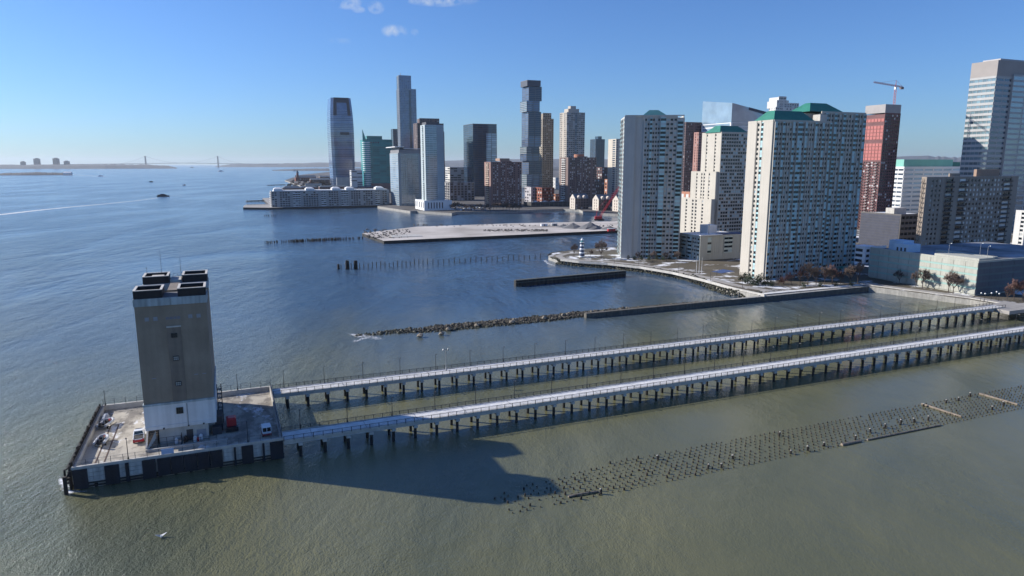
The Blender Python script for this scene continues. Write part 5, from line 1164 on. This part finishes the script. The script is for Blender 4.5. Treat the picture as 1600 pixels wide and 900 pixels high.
# stacked twisting-block tower
b = place('apartment_tower', 'slender banded tower of shifted stacked blocks', 'skyscraper', 826, 813, 846, 126, 1206, L=28)
bandm = mat('grey blue spandrel', (.075, .085, .105), .5, .1, .1); greyband = mat('grey band', (.30, .31, .33), .5, .1, .1)
zt = b.h; segs = [(0, .10, 0, 0), (.10, .215, -3.4, -2.0), (.215, .33, 1.4, .6), (.33, .39, -2.8, 1), (.39, .45, -4.2, -2.4), (.45, .54, -.8, -1.2), (.54, .745, .3, .8), (.745, .835, -4.0, -2.0), (.835, .955, 1.0, .9), (.955, 1.0, -3.4, -2.4)]
for si, (f0, f1, dx, dy) in enumerate(segs):
    z0, z1 = zt * f0, zt * f1; n = max(2, round((z1 - z0) / 3.1)); w, l_ = b.W, b.L
    b.core(dx, dx + w, dy, dy + l_, z0 + .02, z1 - .02)
    g_ = steelblue if si % 2 else deepblue
    if si in (1, 4, 7):
        for r_ in range(n): b.fb(b.pan, 'L', (dx, dy), -.4, l_, .36, .55, z0 + r_ * (z1 - z0) / n - .1, z0 + (r_ + .28) * (z1 - z0) / n); b.fb(b.pan, 'F', (dx, dy), -.3, w * .35, .36, .5, z0 + r_ * (z1 - z0) / n, z0 + (r_ + .25) * (z1 - z0) / n)
    if si == 9:
        b.facade('F', (dx, dy), w, z0, z1, n, '#', pout=.3, top=.2); b.facade('L', (dx, dy), l_, z0, z1, n, '#', pout=.3, top=.2)
    else:
        b.facade('F', (dx, dy), w, z0, z1 - .06, n, 'gg', wh=.6, sill=.2, pout=.25, sout=.35, glassm=g_, top=.02); b.facade('L', (dx, dy), l_, z0, z1 - .06, n, 'gg', wh=.6, sill=.2, pout=.25, sout=.35, glassm=tealcurt if si in (1, 4, 7) else steelblue, top=.02)
b.finish(bandm, greyband, 300, 'pale_band')
q = MB(); q.box(-3.4, b.W - 2.4, -2.6, b.L - 2, zt * .957, zt * 1.004); q.build('crown', mat('taupe crown', (.20, .18, .175), .8, .1, .1), b.e)
# stone tower behind it, and its neighbours
b = simple('apartment_tower', 'tan stone tower close behind the shifted-block tower', 'apartment tower', 848, 842, 865, 186, 1290, mat('tan stone', (.33, .285, .225), .85, .1, .1), 40, 'wwwwww', 'www', win, L=25, ww=.6, wh=.5, fin=False)
b.core(1, b.W * .8, 1, 15, b.h, b.h + 10); b.facade('F', (1, 1), b.W * .8 - 1, b.h, b.h + 10, 3, 'wwww', glassm=win); b.finish(MATS['tan stone'], None, 60)
b = place('apartment_tower', 'pale tower with an octagonal stepped crown behind the orange penthouse', 'apartment tower', 886, 875, 914, 176, 1250); nf = 42; b.core(0, b.W, 0, b.L, 0, b.h)
b.facade('F', (0, 0), b.W, 0, b.h, nf, 'wwwwtwwww', ww=.8, wh=.62, glassm=glass('grey blue windows', (.09, .105, .125), (.3, .32, .35), .2)); b.facade('L', (0, 0), b.L, 0, b.h, nf, 'ww#ww', ww=.6, glassm=MATS['grey blue windows'])
b.core(b.W * .1, b.W * .7, 2, 18, b.h, b.h + 7); b.core(b.W * .25, b.W * .55, 4, 14, b.h, b.h + 12)
b.finish(mat('pale warm stone', (.46, .42, .37), .85, .08, .1), MATS['grey teal panel'], 300)
b = simple('apartment_tower', 'distant slim dark blue tower standing apart', 'apartment tower', 931, 924, 945, 218, 1750, mat('navy frame', (.03, .05, .08), .5, .1, .1), 40, 'gggg', 'gg', deepblue, L=28, wh=.75, sill=.12, gap=.9, pout=.3, cap=100)
b.part('crown', deepblue, lambda q: q.box(b.W * .3, b.W * .7, 2, 18, b.h + 1, b.h + 8))
b = simple('apartment_tower', 'cream striped tower peeking out beside the lighthouse slab', 'apartment tower', 963, 960, 985, 218, 1020, cream, 30, 'w#gg#ww', 'w#', deepblue, L=22, cap=60)
# low roofs
LOW = [
 (941, 932, 962, 262, 1300, mat('maroon block', (.11, .065, .065), .9, .1, .1), 10, 'dark maroon block behind the low orange brick school'),
 (957, 938, 990, 281, 1120, orangebrick, 7, 'low orange brick building with a sunlit side'),
 (868, 861, 885, 304, 1060, orangebrick, 4, 'small orange brick block at the foot of the tan tower'),
 (830, 812, 846, 293, 1090, mat('violet white mix', (.42, .40, .42), .85, .1, .1), 5, 'pale low block right of the first brown tower'),
 (847, 836, 866, 294, 1070, redbrick, 5, 'red brick low block with a white top beside the pale low block'),
 (868, 860, 876, 278, 1700, offwhite, 8, 'thin white block far off between the towers'),
 (676, 660, 700, 300, 1250, tanbrick, 6, 'tan low block behind the white podium'),
 (1078, 1068, 1110, 301, 700, orangebrick, 4, 'orange banded low garage seen past the lighthouse slab'),
 (1085, 1066, 1120, 315, 640, offwhite, 3, 'white low shed seen past the lighthouse slab'),
 (770, 755, 800, 306, 1190, pinkbrick, 4, 'dusky low block partly behind the brown brick tower'),
]
for (xc, xl, xr, yt, Y, m2, nf, lab) in LOW: simple('low_block', lab, 'low building', xc, xl, xr, yt, Y, m2, nf, 'wwwwww', 'www', winblind, ww=.6, cap=30, L=24, top=.8)
b = simple('parking_garage', 'low dark open parking garage full of snowy cars on the far quay', 'garage', 830, 820, 900, 317, 985, mat('dark garage', (.13, .125, .12), .9, .1, .1), 3, 'wwwwwwwwww', 'ww', MATS['garage void'], ww=.85, wh=.5, sill=.3, L=26, top=.6, cap=40)
for i in range(14):
    q = MB(); q.box(0, 4, 0, 1.8, 0, .8); q.hip(.7, 3.3, .1, 1.7, .8, .6, .5, .2, 0); o = q.build('parked_car', white if i % 3 else greymetal); o.location = b.e.location + Matrix.Rotation(A, 3, 'Z') @ Vector((3 + i * 4.8, 3 + (i % 3) * 6, b.h + .62)); o.rotation_euler = (0, 0, A); tag(o, f'{ordinal(i + 1)} snow-dusted parked car along the roof of the far quay garage', 'car', 'cars on the far garage roof')
# gabled townhouses on the far quay
gab = mat('cream townhouse wall', (.58, .52, .45), .85, .06, .2); gdk = mat('brown townhouse wall', (.16, .125, .115), .9, .1, .2)
for (px, Y, w, l_, h_, lab) in ((899, 930, 20, 15, 14, 'gabled cream townhouses nearest the parking garage on the far quay'), (936, 905, 18, 16, 14, 'gabled cream townhouses in the middle of the far quay row'), (968, 885, 20, 16, 14, 'gabled cream townhouses beside the lighthouse slab')):
    p = atY(px, 300, Y); p.z = 3; b = Bld('townhouse', lab, 'townhouse', p, A, 'gabled townhouses'); b.core(0, w, 0, l_, 0, h_)
    b.facade('F', (0, 0), w, 0, h_, 4, 'wwwww', glassm=win, ww=.5, top=.2, pout=.2, sout=.15); b.facade('L', (0, 0), l_, 0, h_, 4, 'www', glassm=win, ww=.45, top=.2, pout=.2, sout=.15); b.finish(gdk, None, 60)
    b.part('end_wall', gab, lambda q: (q.box(-.35, -.22, -.2, l_ * .27, 0, h_), q.box(-.35, -.22, l_ * .4, l_ * .6, 0, h_), q.box(-.35, -.22, l_ * .73, l_, 0, h_), *[q.box(-.34, -.22, 0, l_, k * 3.5 - .2, k * 3.5 + 1.2) for k in range(4)]))
    b.part('gable_wall', gab, lambda q: q.gable(-.3, .2, 0, l_, h_ + .2, 6, 'x', 0)); b.part('roof', slate, lambda q: q.gable(.3, w, -.3, l_ + .3, h_ + .2, 6.4, 'x', .3))
    for i in range(2):
        b.part('dormer', gab, lambda q: (q.box(4 + i * 8, 8 + i * 8, -.4, 4, h_ + .2, h_ + 2.4), q.gable(4 + i * 8, 8 + i * 8, -.4, 4, h_ + 2.4, 2.0, 'y', .2)))
# red crawler crane on the earth pier
cr = empty('crawler_crane', at(936, 344.5, 2.4), 0, 'red crawler crane with a lattice boom at the head of the earth pier', 'crane')
P = cr.location; tipp = atY(968, 292, P.y + 14) - P
q = MB(); lattice(q, (0, 0, 3), tipp, .9, 16, .17); q.build('boom', red, cr)
q = MB(); q.box(-4.5, 3, -2.5, 2.5, 1.6, 4.6); q.build('cab', red, cr)
for s in (-1, 1): q = MB(); q.box(-5, 5, s * 3 - .7, s * 3 + .7, 0, 1.6); q.build('crawler_track', blackmetal, cr)
q = MB(); q.tube((-3, 0, 4.6), (-2, 0, 13), .3, .2, 5); q.tube((-2, 0, 13), tipp, .08, .08, 3); q.build('gantry', red, cr)

# ------------------------------------------------------------------ far shores
ridge_m = mat('wooded far ridge', (.085, .09, .10), .95, .3, .004)
def ridge(name, pts, label, depth=1500):
    """pts: (pixel column, height in metres) at the given distances"""
    m_ = MB(); rr = random.Random(len(pts)); P = []
    for i in range(len(pts) - 1):
        (x0, Y0, h0), (x1, Y1, h1) = pts[i], pts[i + 1]
        for k in range(14):
            t = k / 14; Y = Y0 + (Y1 - Y0) * t; x = x0 + (x1 - x0) * t; hh_ = h0 + (h1 - h0) * t
            P.append((atY(x, 257, Y), hh_ * (1 + rr.uniform(-.07, .07)) + rr.uniform(-1, 1.5)))
    for (p, h0), (q_, h1) in zip(P[:-1], P[1:]):
        d = Vector((p.x, p.y, 0)).normalized() * depth; e_ = Vector((q_.x, q_.y, 0)).normalized() * depth
        m_.quad((p.x, p.y, -.5), (q_.x, q_.y, -.5), (q_.x + e_.x * .12, q_.y + e_.y * .12, max(.3, h1 * .6)), (p.x + d.x * .12, p.y + d.y * .12, max(.3, h0 * .6)))
        m_.quad((p.x + d.x * .12, p.y + d.y * .12, max(.3, h0 * .6)), (q_.x + e_.x * .12, q_.y + e_.y * .12, max(.3, h1 * .6)), (q_.x + e_.x * .5, q_.y + e_.y * .5, max(.5, h1)), (p.x + d.x * .5, p.y + d.y * .5, max(.5, h0)))
        m_.quad((p.x + d.x * .5, p.y + d.y * .5, max(.5, h0)), (q_.x + e_.x * .5, q_.y + e_.y * .5, max(.5, h1)), (q_.x + e_.x, q_.y + e_.y, -.5), (p.x + d.x, p.y + d.y, -.5))
    o = m_.build(name, ridge_m); tag(o, kind='structure'); o['label'] = label
ridge('hill_shore', [(-300, 9000, 55), (-60, 9000, 55), (40, 9000, 50), (160, 9200, 58), (225, 9500, 55), (262, 9500, 38), (277, 9300, 6)], 'wooded far shore left of the suspension bridge')
ridge('hill_shore', [(336, 14500, 10), (365, 14500, 62), (440, 14000, 72), (560, 13500, 105), (760, 13000, 150), (1000, 12500, 160), (1300, 12000, 190), (1460, 12000, 200), (1530, 12000, 160), (1800, 12000, 170)], 'long blue ridge behind the city', 2500)
ridge('hill_shore', [(-200, 3900, 8), (0, 3900, 10), (30, 3900, 14), (60, 3950, 15), (95, 4000, 12), (112, 4000, 2)], 'low wooded island with white sheds in the bay', 260)
ridge('hill_shore', [(425, 6500, 4), (470, 6400, 16), (520, 6300, 20), (700, 6200, 24), (1000, 6000, 40), (1700, 6000, 60)], 'low far shore beyond the lone glass tower', 900)
for k, (px, w, h_, lab) in enumerate([(53, 72, 112, 'far pair of tall apartment blocks on the hazy shore, the left one'), (83, 72, 116, 'far pair of tall apartment blocks on the hazy shore, the right one'), (100, 60, 78, 'lower hazy block beside the far pair of apartment blocks'), (32, 50, 70, 'small hazy tower on the far wooded shore')]):
    p = atY(px, 257, 9700); b = Bld('apartment_block', lab, 'apartment block', (p.x, p.y, 20), R(-10), None); b.core(0, w, 0, 40, 0, h_); b.core(w * .3, w * .7, 5, 35, h_, h_ + 9)
    b.facade('F', (0, 0), w, 0, h_, 24, 'ww#ww#ww', glassm=win, pout=1.2); b.finish(brown_c, None, 0)
p = atY(106, 270, 3990); e = empty('island_shed', (p.x, p.y, 3), 0, 'white shed at the tip of the low wooded island', 'shed'); q = MB(); q.box(-22, 22, -8, 8, 0, 9); q.build('wall', whitestone, e); q = MB(); q.gable(-22, 22, -8, 8, 9, 7, 'x'); q.build('roof', white, e)
# suspension bridge far down the bay
sb = empty('suspension_bridge', (0, 0, 0), 0, 'hazy suspension bridge with two tall towers far down the bay', 'bridge')
brm = mat('bridge steel', (.12, .14, .15), .7, .1, .01)
T = [atY(228, 257, 13200), atY(341, 257, 13500)]
for t in T: t.z = 0
dv = (T[1] - T[0]); ax = dv.normalized(); sd = Vector((-ax.y, ax.x, 0))
for t in T:
    q = MB()
    for s in (-1, 1): q.loft([[t + sd * s * 15 + ax * a_ * 9 + sd * b_ * 5 + Vector((0, 0, z)) for a_, b_ in ((-1, -1), (1, -1), (1, 1), (-1, 1))] for z in (0, 208)])
    for z in (95, 196): q.loft([[t + sd * s * 15 + ax * a_ * 8 + Vector((0, 0, z + dz)) for s, a_ in ((-1, -1), (1, -1), (1, 1), (-1, 1))] for dz in (0, 12)])
    q.build('bridge_tower', brm, sb)
def cable(a, b_, za, zb, sag): return [a.lerp(b_, i / 20) + Vector((0, 0, za + (zb - za) * i / 20 - sag * 4 * (i / 20) * (1 - i / 20))) for i in range(21)]
E0, E1 = T[0] - ax * 480, T[1] + ax * 480
q = MB(); hang = MB(); dk_ = MB()
for c in (cable(T[0], T[1], 206, 206, 128), cable(E0, T[0], 62, 206, 24), cable(T[1], E1, 206, 62, 24)):
    for a_, b_ in zip(c[:-1], c[1:]): q.tube(a_, b_, 1.6, 1.6, 4)
    for p in c[1:-1]: hang.tube((p.x, p.y, 70), p, .45, .45, 3)
q.build('main_cable', brm, sb); hang.build('hanger', brm, sb)
E0b, E1b = T[0] - ax * 1500, T[1] + ax * 1100
dk_.loft([[p + sd * s + Vector((0, 0, z)) for s, z in ((-15, zz), (15, zz), (15, zz + 8), (-15, zz + 8))] for p, zz in ((E0b, 45), (T[0], 66), (T[0].lerp(T[1], .5), 74), (T[1], 66), (E1b, 50))]); dk_.build('road_deck', brm, sb)

# ------------------------------------------------------------------ boats and wakes
def ferry(px, py, L_, rz, label, hullm, house, cat='ferry', group='boats in the bay'):
    e = empty('ferry' if cat == 'ferry' else 'boat', at(px, py), rz, label, cat, group)
    q = MB(); q.loft([[(x * L_, s * L_ * .13 * w, z) for s, z, w in ((-1, -.5, .8), (1, -.5, .8), (1, L_ * .09, 1), (-1, L_ * .09, 1))] for x, w in ((-.5, 1),)] + [[(x * L_, s * L_ * .13 * w, z) for s, z in ((-1, -.5), (1, -.5), (1, L_ * .09), (-1, L_ * .09))] for x, w in ((.25, 1), (.42, .6), (.52, .08))]); q.build('hull', hullm, e)
    q = MB(); q.box(-L_ * .42, L_ * .28, -L_ * .11, L_ * .11, L_ * .09, L_ * .17); q.build('cabin', house, e)
    q = MB(); q.box(-L_ * .2, L_ * .14, -L_ * .08, L_ * .08, L_ * .17, L_ * .23); q.build('wheelhouse', house, e)
    q = MB(); q.box(-L_ * .40, L_ * .26, -L_ * .112, -L_ * .11, L_ * .11, L_ * .15); q.build('window_strip', win, e)
    q = MB(); q.tube((0, 0, L_ * .23), (0, 0, L_ * .33), .15, .1, 5); q.build('mast', greymetal, e)
navyh = mat('navy hull', (.02, .025, .035), .5, .1, .3)
ferry(255, 307, 22, R(12), 'dark ferry trailing a long white wake in the open bay', navyh, mat('navy cabin', (.04, .045, .06), .5, .1, .3))
ferry(236, 284.5, 15, R(190), 'small dark boat beyond the wake, nearer the far bridge', navyh, navyh, 'boat')
ferry(288, 289.5, 13, R(80), 'small boat heading straight on with white spray', navyh, white, 'boat')
ferry(157, 275.5, 26, R(185), 'white boat at the end of a wake near the low island', white, white, 'boat')
ferry(345, 268, 46, R(30), 'pale ship below the far tower of the suspension bridge', white, white, 'boat')
ferry(461, 267.5, 34, R(15), 'tiny ship on the hazy bay beyond the waterfront row', navyh, white, 'boat')
ferry(300, 262, 60, R(0), 'tiny dark ship under the suspension bridge deck', navyh, navyh, 'boat')
def wake(pts, label): foam_strip('wake_foam', [(at(x, y), w, s) for x, y, w, s in pts], label, wake_m)
wake([(-60, 340, 9, 1.0), (0, 335.5, 8, 1.1), (60, 328.5, 7, 1.1), (110, 323.5, 6, 1.0), (160, 319, 5, .9), (210, 314, 4, .8), (248, 309, 3, .9)], 'long white wake behind the dark ferry')
wake([(260, 306, 2, .5), (330, 304.5, 3, .55), (400, 302.5, 4, .35)], 'faint old wake ahead of the dark ferry')
wake([(100, 272, 8, .6), (130, 274, 8, .9), (150, 275.2, 8, 1.1), (166, 275.8, 9, 1.0)], 'short wake of the white boat near the island')
wake([(240, 284, 3, .8), (270, 283, 4, .6), (300, 282.3, 4, .3)], 'thin wake behind the small dark boat')
wake([(279, 289.8, 4, 1.1), (297, 289.6, 4, 1.1)], 'spray round the small oncoming boat')

# gull on the water and a buoy-like float
e = empty('gull', at(252, 840), R(-60), 'white gull resting on the green water below the island', 'bird')
q = MB(); q.loft([[(x, r * math.cos(a_ * math.pi / 4), .12 + z + r * .8 * math.sin(a_ * math.pi / 4)) for a_ in range(8)] for x, r, z in ((-.42, .02, .16), (-.25, .10, .08), (0, .17, .04), (.2, .14, .06), (.3, .07, .16), (.36, .085, .30), (.42, .075, .32), (.47, .02, .31))]); q.build('body', white, e, True)
q = MB(); q.tube((.46, 0, .43), (.56, 0, .41), .025, .008, 5); q.build('beak', mat('yellow beak', (.6, .35, .05), .5, .1, 1), e)
for s in (-1, 1): q = MB(); q.loft([[(.12, s * .15, .2), (-.35, s * .05, .26), (-.33, s * .06, .3), (.1, s * .17, .27)], [(.1, s * .75, .62), (-.12, s * .8, .6), (-.12, s * .8, .62), (.1, s * .75, .64)]]); q.build('wing', mat('gull grey', (.45, .46, .48), .7, .1, 1), e)
e.scale = (1.15, 1.15, 1.15)

# ------------------------------------------------------------------ trees and shrubs
bark = mat('grey bark', (.085, .065, .055), .9, .3, 1.5); twig_m = mat('fine twigs', (.13, .095, .08), .95, .3, 1); twig_red = mat('reddish twigs', (.15, .085, .072), .95, .3, 1)
leaf_g = mat('evergreen leaves', (.030, .048, .022), .8, .4, .8, rnd=.6); leaf_b = mat('russet winter leaves', (.13, .055, .035), .85, .4, .8, rnd=.5)
def bare_tree_meshes(seed, h=8.0, spread=.55, tm=None):
    r = random.Random(seed); t = MB(); tw_ = MB()
    def grow(p, d, ln, rad_, lvl):
        q = p + d * ln; t.tube(p, q, rad_, rad_ * .68, 5 if lvl < 2 else 4)
        if lvl >= 4:
            for k in range(12):
                dd = (d + Vector((r.uniform(-1, 1), r.uniform(-1, 1), r.uniform(-.4, .9))) * .8).normalized(); o = p.lerp(q, r.random()); e_ = o + dd * ln * r.uniform(.7, 1.4); s_ = dd.orthogonal().normalized() * .034
                tw_.quad(o - s_, o + s_, e_ + s_ * .4, e_ - s_ * .4)
            return
        n = 4 if lvl == 0 else 3
        grow(q, (d + Vector((r.uniform(-.18, .18), r.uniform(-.18, .18), .1))).normalized(), ln * .8, rad_ * .66, lvl + 1)
        for k in range(n - 1 if lvl else n):
            a_ = 2 * math.pi * (k + r.random() * .7) / n; o_ = d.orthogonal().normalized(); o2 = d.cross(o_)
            dd = (d * (1 - spread * .45) + (o_ * math.cos(a_) + o2 * math.sin(a_)) * spread * r.uniform(.7, 1.2) + Vector((0, 0, .22))).normalized()
            grow(p.lerp(q, r.uniform(.75, 1)), dd, ln * r.uniform(.62, .82), rad_ * .6, lvl + 1)
    grow(Vector((0, 0, 0)), Vector((0, 0, 1)), h * .25, h * .02, 0)
    return t.mesh('trunk', bark), tw_.mesh('crown', tm or twig_m)
bare = [bare_tree_meshes(s) for s in (1, 2, 3)]; barer = [bare_tree_meshes(s, 7, .7, twig_red) for s in (4, 5)]
def bush_meshes(seed, lm, n=900):
    r = random.Random(seed); t = MB(); c = MB()
    t.tube((0, 0, 0), (0, 0, 1.6), .12, .08, 5)
    for k in range(6): t.tube((0, 0, .5), (r.uniform(-.8, .8), r.uniform(-.8, .8), r.uniform(1.2, 2.4)), .06, .03, 4)
    cl_ = [(Vector((r.uniform(-1, 1), r.uniform(-1, 1), r.uniform(.5, 2.5))), r.uniform(.35, .75)) for _ in range(22)]
    for k in range(n):
        ctr, rr = cl_[k % 22]; d = Vector((r.gauss(0, 1), r.gauss(0, 1), r.gauss(0, 1))).normalized() * rr * r.uniform(.6, 1.05); p = ctr + d
        a_ = Vector((r.uniform(-1, 1), r.uniform(-1, 1), r.uniform(-1, 1))).normalized(); b_ = a_.orthogonal().normalized(); s_ = r.uniform(.08, .17)
        c.quad(p - a_ * s_, p + b_ * s_ * .6, p + a_ * s_, p - b_ * s_ * .6)
    return t.mesh('trunk', bark), c.mesh('crown', lm)
evg = [bush_meshes(s, leaf_g) for s in (11, 12)]; rus = [bush_meshes(s, leaf_b, 500) for s in (13,)]
rt = random.Random(77)
def plant(name, meshes, loc, s, label, cat, group):
    e = empty(name, loc, rt.uniform(0, 6.28), label, cat, group); e.scale = (s * rt.uniform(.9, 1.1), s * rt.uniform(.9, 1.1), s)
    put('trunk', meshes[0], e); put('crown', meshes[1], e)
plant('bare_tree', bare[0], at(939, 404.5, 2.6), 1.75, 'large bare round-crowned tree beside the striped lighthouse', 'tree', 'trees on the lighthouse point')
plant('bare_tree', bare[1], at(897, 400.5, 2.6), 1.2, 'pale bare tree just left of the striped lighthouse', 'tree', 'trees on the lighthouse point')
plant('bare_tree', barer[0], at(923, 401, 2.6), .8, 'small bush between the lighthouse and the round tree', 'tree', 'trees on the lighthouse point')
for i, px in enumerate((982, 992, 1002, 1014, 1026, 1036, 1046)): plant('shrub', evg[i % 2], at(px, 405.5 + (i % 2), 2.6), 1.0, f'{ordinal(i + 1)} dark shrub along the foot of the grey apartment slab', 'shrub', 'shrubs at the grey slab')
for i, px in enumerate((998, 1020, 1041, 1058)): plant('bare_tree', bare[i % 3], at(px, 408.5, 2.6), .95, f'{ordinal(i + 1)} small bare tree on the lawn before the grey apartment slab', 'tree', 'small trees at the grey slab')
for i, (px, py, s) in enumerate(((1160, 439, 1.5), (1168, 443, 1.9), (1178, 446, 1.7), (1188, 443, 1.8), (1196, 446.5, 1.6), (1204, 447.5, 1.2))): plant('shrub', evg[i % 2], at(px, py, 2.6), s, f'{ordinal(i + 1)} tall evergreen at the foot of the sunlit cream end wall', 'shrub', 'evergreens at the cream end wall')
for i, (px, py, s) in enumerate(((1217, 444.5, 1.5), (1224, 443.5, 1.3))): plant('shrub', rus[0], at(px, py, 2.6), s, f'{ordinal(i + 1)} russet shrub below the double apartment slab', 'shrub', 'russet shrubs')
for i, px in enumerate((1236, 1250, 1262, 1275, 1288, 1300, 1313, 1328, 1340)): plant('bare_tree', (barer + bare)[i % 5], at(px, 446 - (px - 1230) * .025, 2.6), 1.15 + .25 * (i % 3), f'{ordinal(i + 1)} bare tree along the quay below the double apartment slab', 'tree', 'bare trees on the quay')
for i, px in enumerate((1256, 1282, 1306, 1330)): plant('shrub', evg[i % 2], at(px, 450 - (px - 1230) * .03, 2.6), .9, f'{ordinal(i + 1)} low dark shrub under the bare quay trees', 'shrub', 'low quay shrubs')
GD = Matrix.Rotation(A, 3, 'Z')
for i, (t, s) in enumerate(((.13, 1.35), (.17, 1.6), (.40, 1.4), (.46, 1.2), (.62, 1.1))): plant('bare_tree', bare[i % 3], gc.e.location + GD @ Vector((-4.0, gc.L * t, 0)), s, f'{ordinal(i + 1)} bare young tree against the sunlit garage wall', 'tree', 'trees along the garage wall')
for i, (px, py, s) in enumerate(((1584, 468, 1.5), (1598, 470, 1.7), (1573, 470, 1.1))): plant('bare_tree', barer[i % 2], at(px, py, 2.6), s, f'{ordinal(i + 1)} reddish bushy tree by the shaded garage wall', 'tree', 'reddish trees at the garage')
for i, (px, py) in enumerate(((1532, 470), (1538, 471), (1548, 470), (1556, 468), (1560, 471))): 
    e = empty('globe_lamp', at(px, py, 2.6), 0, f'{ordinal(i + 1)} white globe lamp on the plaza by the garage corner', 'lamp post', 'globe lamps'); q = MB(); q.lathe(0, 0, [(0, .1), (3.2, .06)], 6); q.build('pole', blackmetal, e); q = MB(); q.lathe(0, 0, [(3.2, .1), (3.3, .28), (3.5, .36), (3.75, .28), (3.85, .05)], 10); q.build('globe', whitestone, e, True)
for i in range(34):
    px = 706 + i * 5 if i < 22 else 930 + (i - 22) * 2.6; plant('bare_tree', bare[i % 3], at(px, 331.5 - rt.uniform(0, 5) if px < 900 else 314, 3), rt.uniform(1.0, 1.5), f'{ordinal(i + 1)} bare street tree along the far quay from the white podium' if px < 900 else f'{ordinal(i - 21)} dark tree before the orange brick building', 'tree', 'trees on the far quay' if px < 900 else 'trees by the orange building')
for i in range(26):
    px = 708 + i * 2; q = MB(); q.box(-2.1, 2.1, -.9, .9, .25, .85); q.hip(-1.3, 1.2, -.8, .8, .85, .6, .45, .15, 0); o = q.build('parked_car', [white, greymetal, carglass][i % 3]); o.location = at(px, 329.5 - rt.uniform(0, 6), 3.0); o.rotation_euler = (0, 0, A + rt.choice((0, 1.57))); tag(o, f'{ordinal(i + 1)} small parked car across the lot before the gridded warehouse office', 'car', 'cars on the far quay lot')
for i in range(26):
    px = 452 + i * 2.5; plant('bare_tree', bare[i % 3], at(px, 296.5 - (i % 4) * 3.2, 3), rt.uniform(1.6, 2.3), f'{ordinal(i + 1)} hazy bare tree on the flat ground before the old terminal', 'tree', 'trees before the old terminal')
for k, (px, py, w, d_, h_, m2, lab) in enumerate([(486, 290, 52, 26, 15, pinkbrick, 'wide dusky brick hall between the old terminal and the lone glass tower'), (500, 282, 46, 26, 12, tanbrick, 'tan brick shed behind the dusky hall by the bay'), (478, 297.5, 36, 16, 10, brown_c, 'low brown shed near the end of the white waterfront row')]):
    b = Bld('brick_block', lab, 'brick building', at(px, py, 3), A); b.core(0, w, 0, d_, 0, h_); b.facade('F', (0, 0), w, 0, h_, 3, 'w' * int(w / 4), glassm=win); b.facade('L', (0, 0), d_, 0, h_, 3, 'wwww', glassm=win); b.finish(m2, None, 30)
    b.part('roof', slate, lambda q: q.gable(0, w, 0, d_, h_ + 1, 4.5, 'x'))
# flagpoles and steps on the plaza below the buff block
for i, (px, py) in enumerate(((1088, 426), (1092, 427.5), (1096, 428))):
    e = empty('flagpole', at(px, py, 2.7), 0, f'{ordinal(i + 1)} white flagpole on the promenade before the buff block', 'flagpole', 'flagpoles'); q = MB(); q.lathe(0, 0, [(0, .12), (9, .05)], 6); q.build('pole', white, e); q = MB(); q.lathe(0, 0, [(9, .05), (9.1, .14), (9.25, .05)], 8); q.build('finial', white, e)
for i, (px, py) in enumerate(((960, 412), (998, 416), (1060, 427), (1110, 438), (1160, 449), (1020, 409), (1120, 430))): lamp(at(px, py, 2.7), A, 4.5, f'{ordinal(i + 1)} dark lamp post along the curved promenade', group='promenade lamps')
q = MB(); pts4 = [at(1112, 424.5, 2.62), at(1128, 427, 2.62), at(1148, 424, 2.62), at(1130, 421, 2.62)]; q.loft([pts4, [p + Vector((0, 0, .12)) for p in pts4]]); tag(q.build('play_court', mat('blue court', (.05, .09, .22), .8, .2, .5)), 'dark blue paved court on the snowy plaza below the buff block', 'court')
e = empty('green_canopy', at(1318, 427, 2.6), A, 'small green entrance canopy right of the double slab', 'canopy'); q = MB(); q.hip(-3, 3, -2, 2, 3, 1.2, 1.5, 1.8); q.build('roof', green_roof, e)
for sx in (-2.6, 2.6):
    for sy in (-1.7, 1.7): q = MB(); q.box(sx - .1, sx + .1, sy - .1, sy + .1, 0, 3); q.build('post', white, e)

# ------------------------------------------------------------------ hazy air
hb = MB(); hb.box(-25000, 29000, -2500, 35000, -2.0, 330.0)
hm = bpy.data.materials.new('sea haze'); hm.use_nodes = True; n = hm.node_tree.nodes; n.clear()
vo = n.new('ShaderNodeVolumePrincipled'); vo.inputs['Color'].default_value = (.80, .89, 1.0, 1); vo.inputs['Density'].default_value = 2.6e-5; vo.inputs['Anisotropy'].default_value = 0.25
mo = n.new('ShaderNodeOutputMaterial'); hm.node_tree.links.new(vo.outputs[0], mo.inputs['Volume'])
tag(hb.build('haze', hm), 'thin blue haze over the bay', kind='stuff')
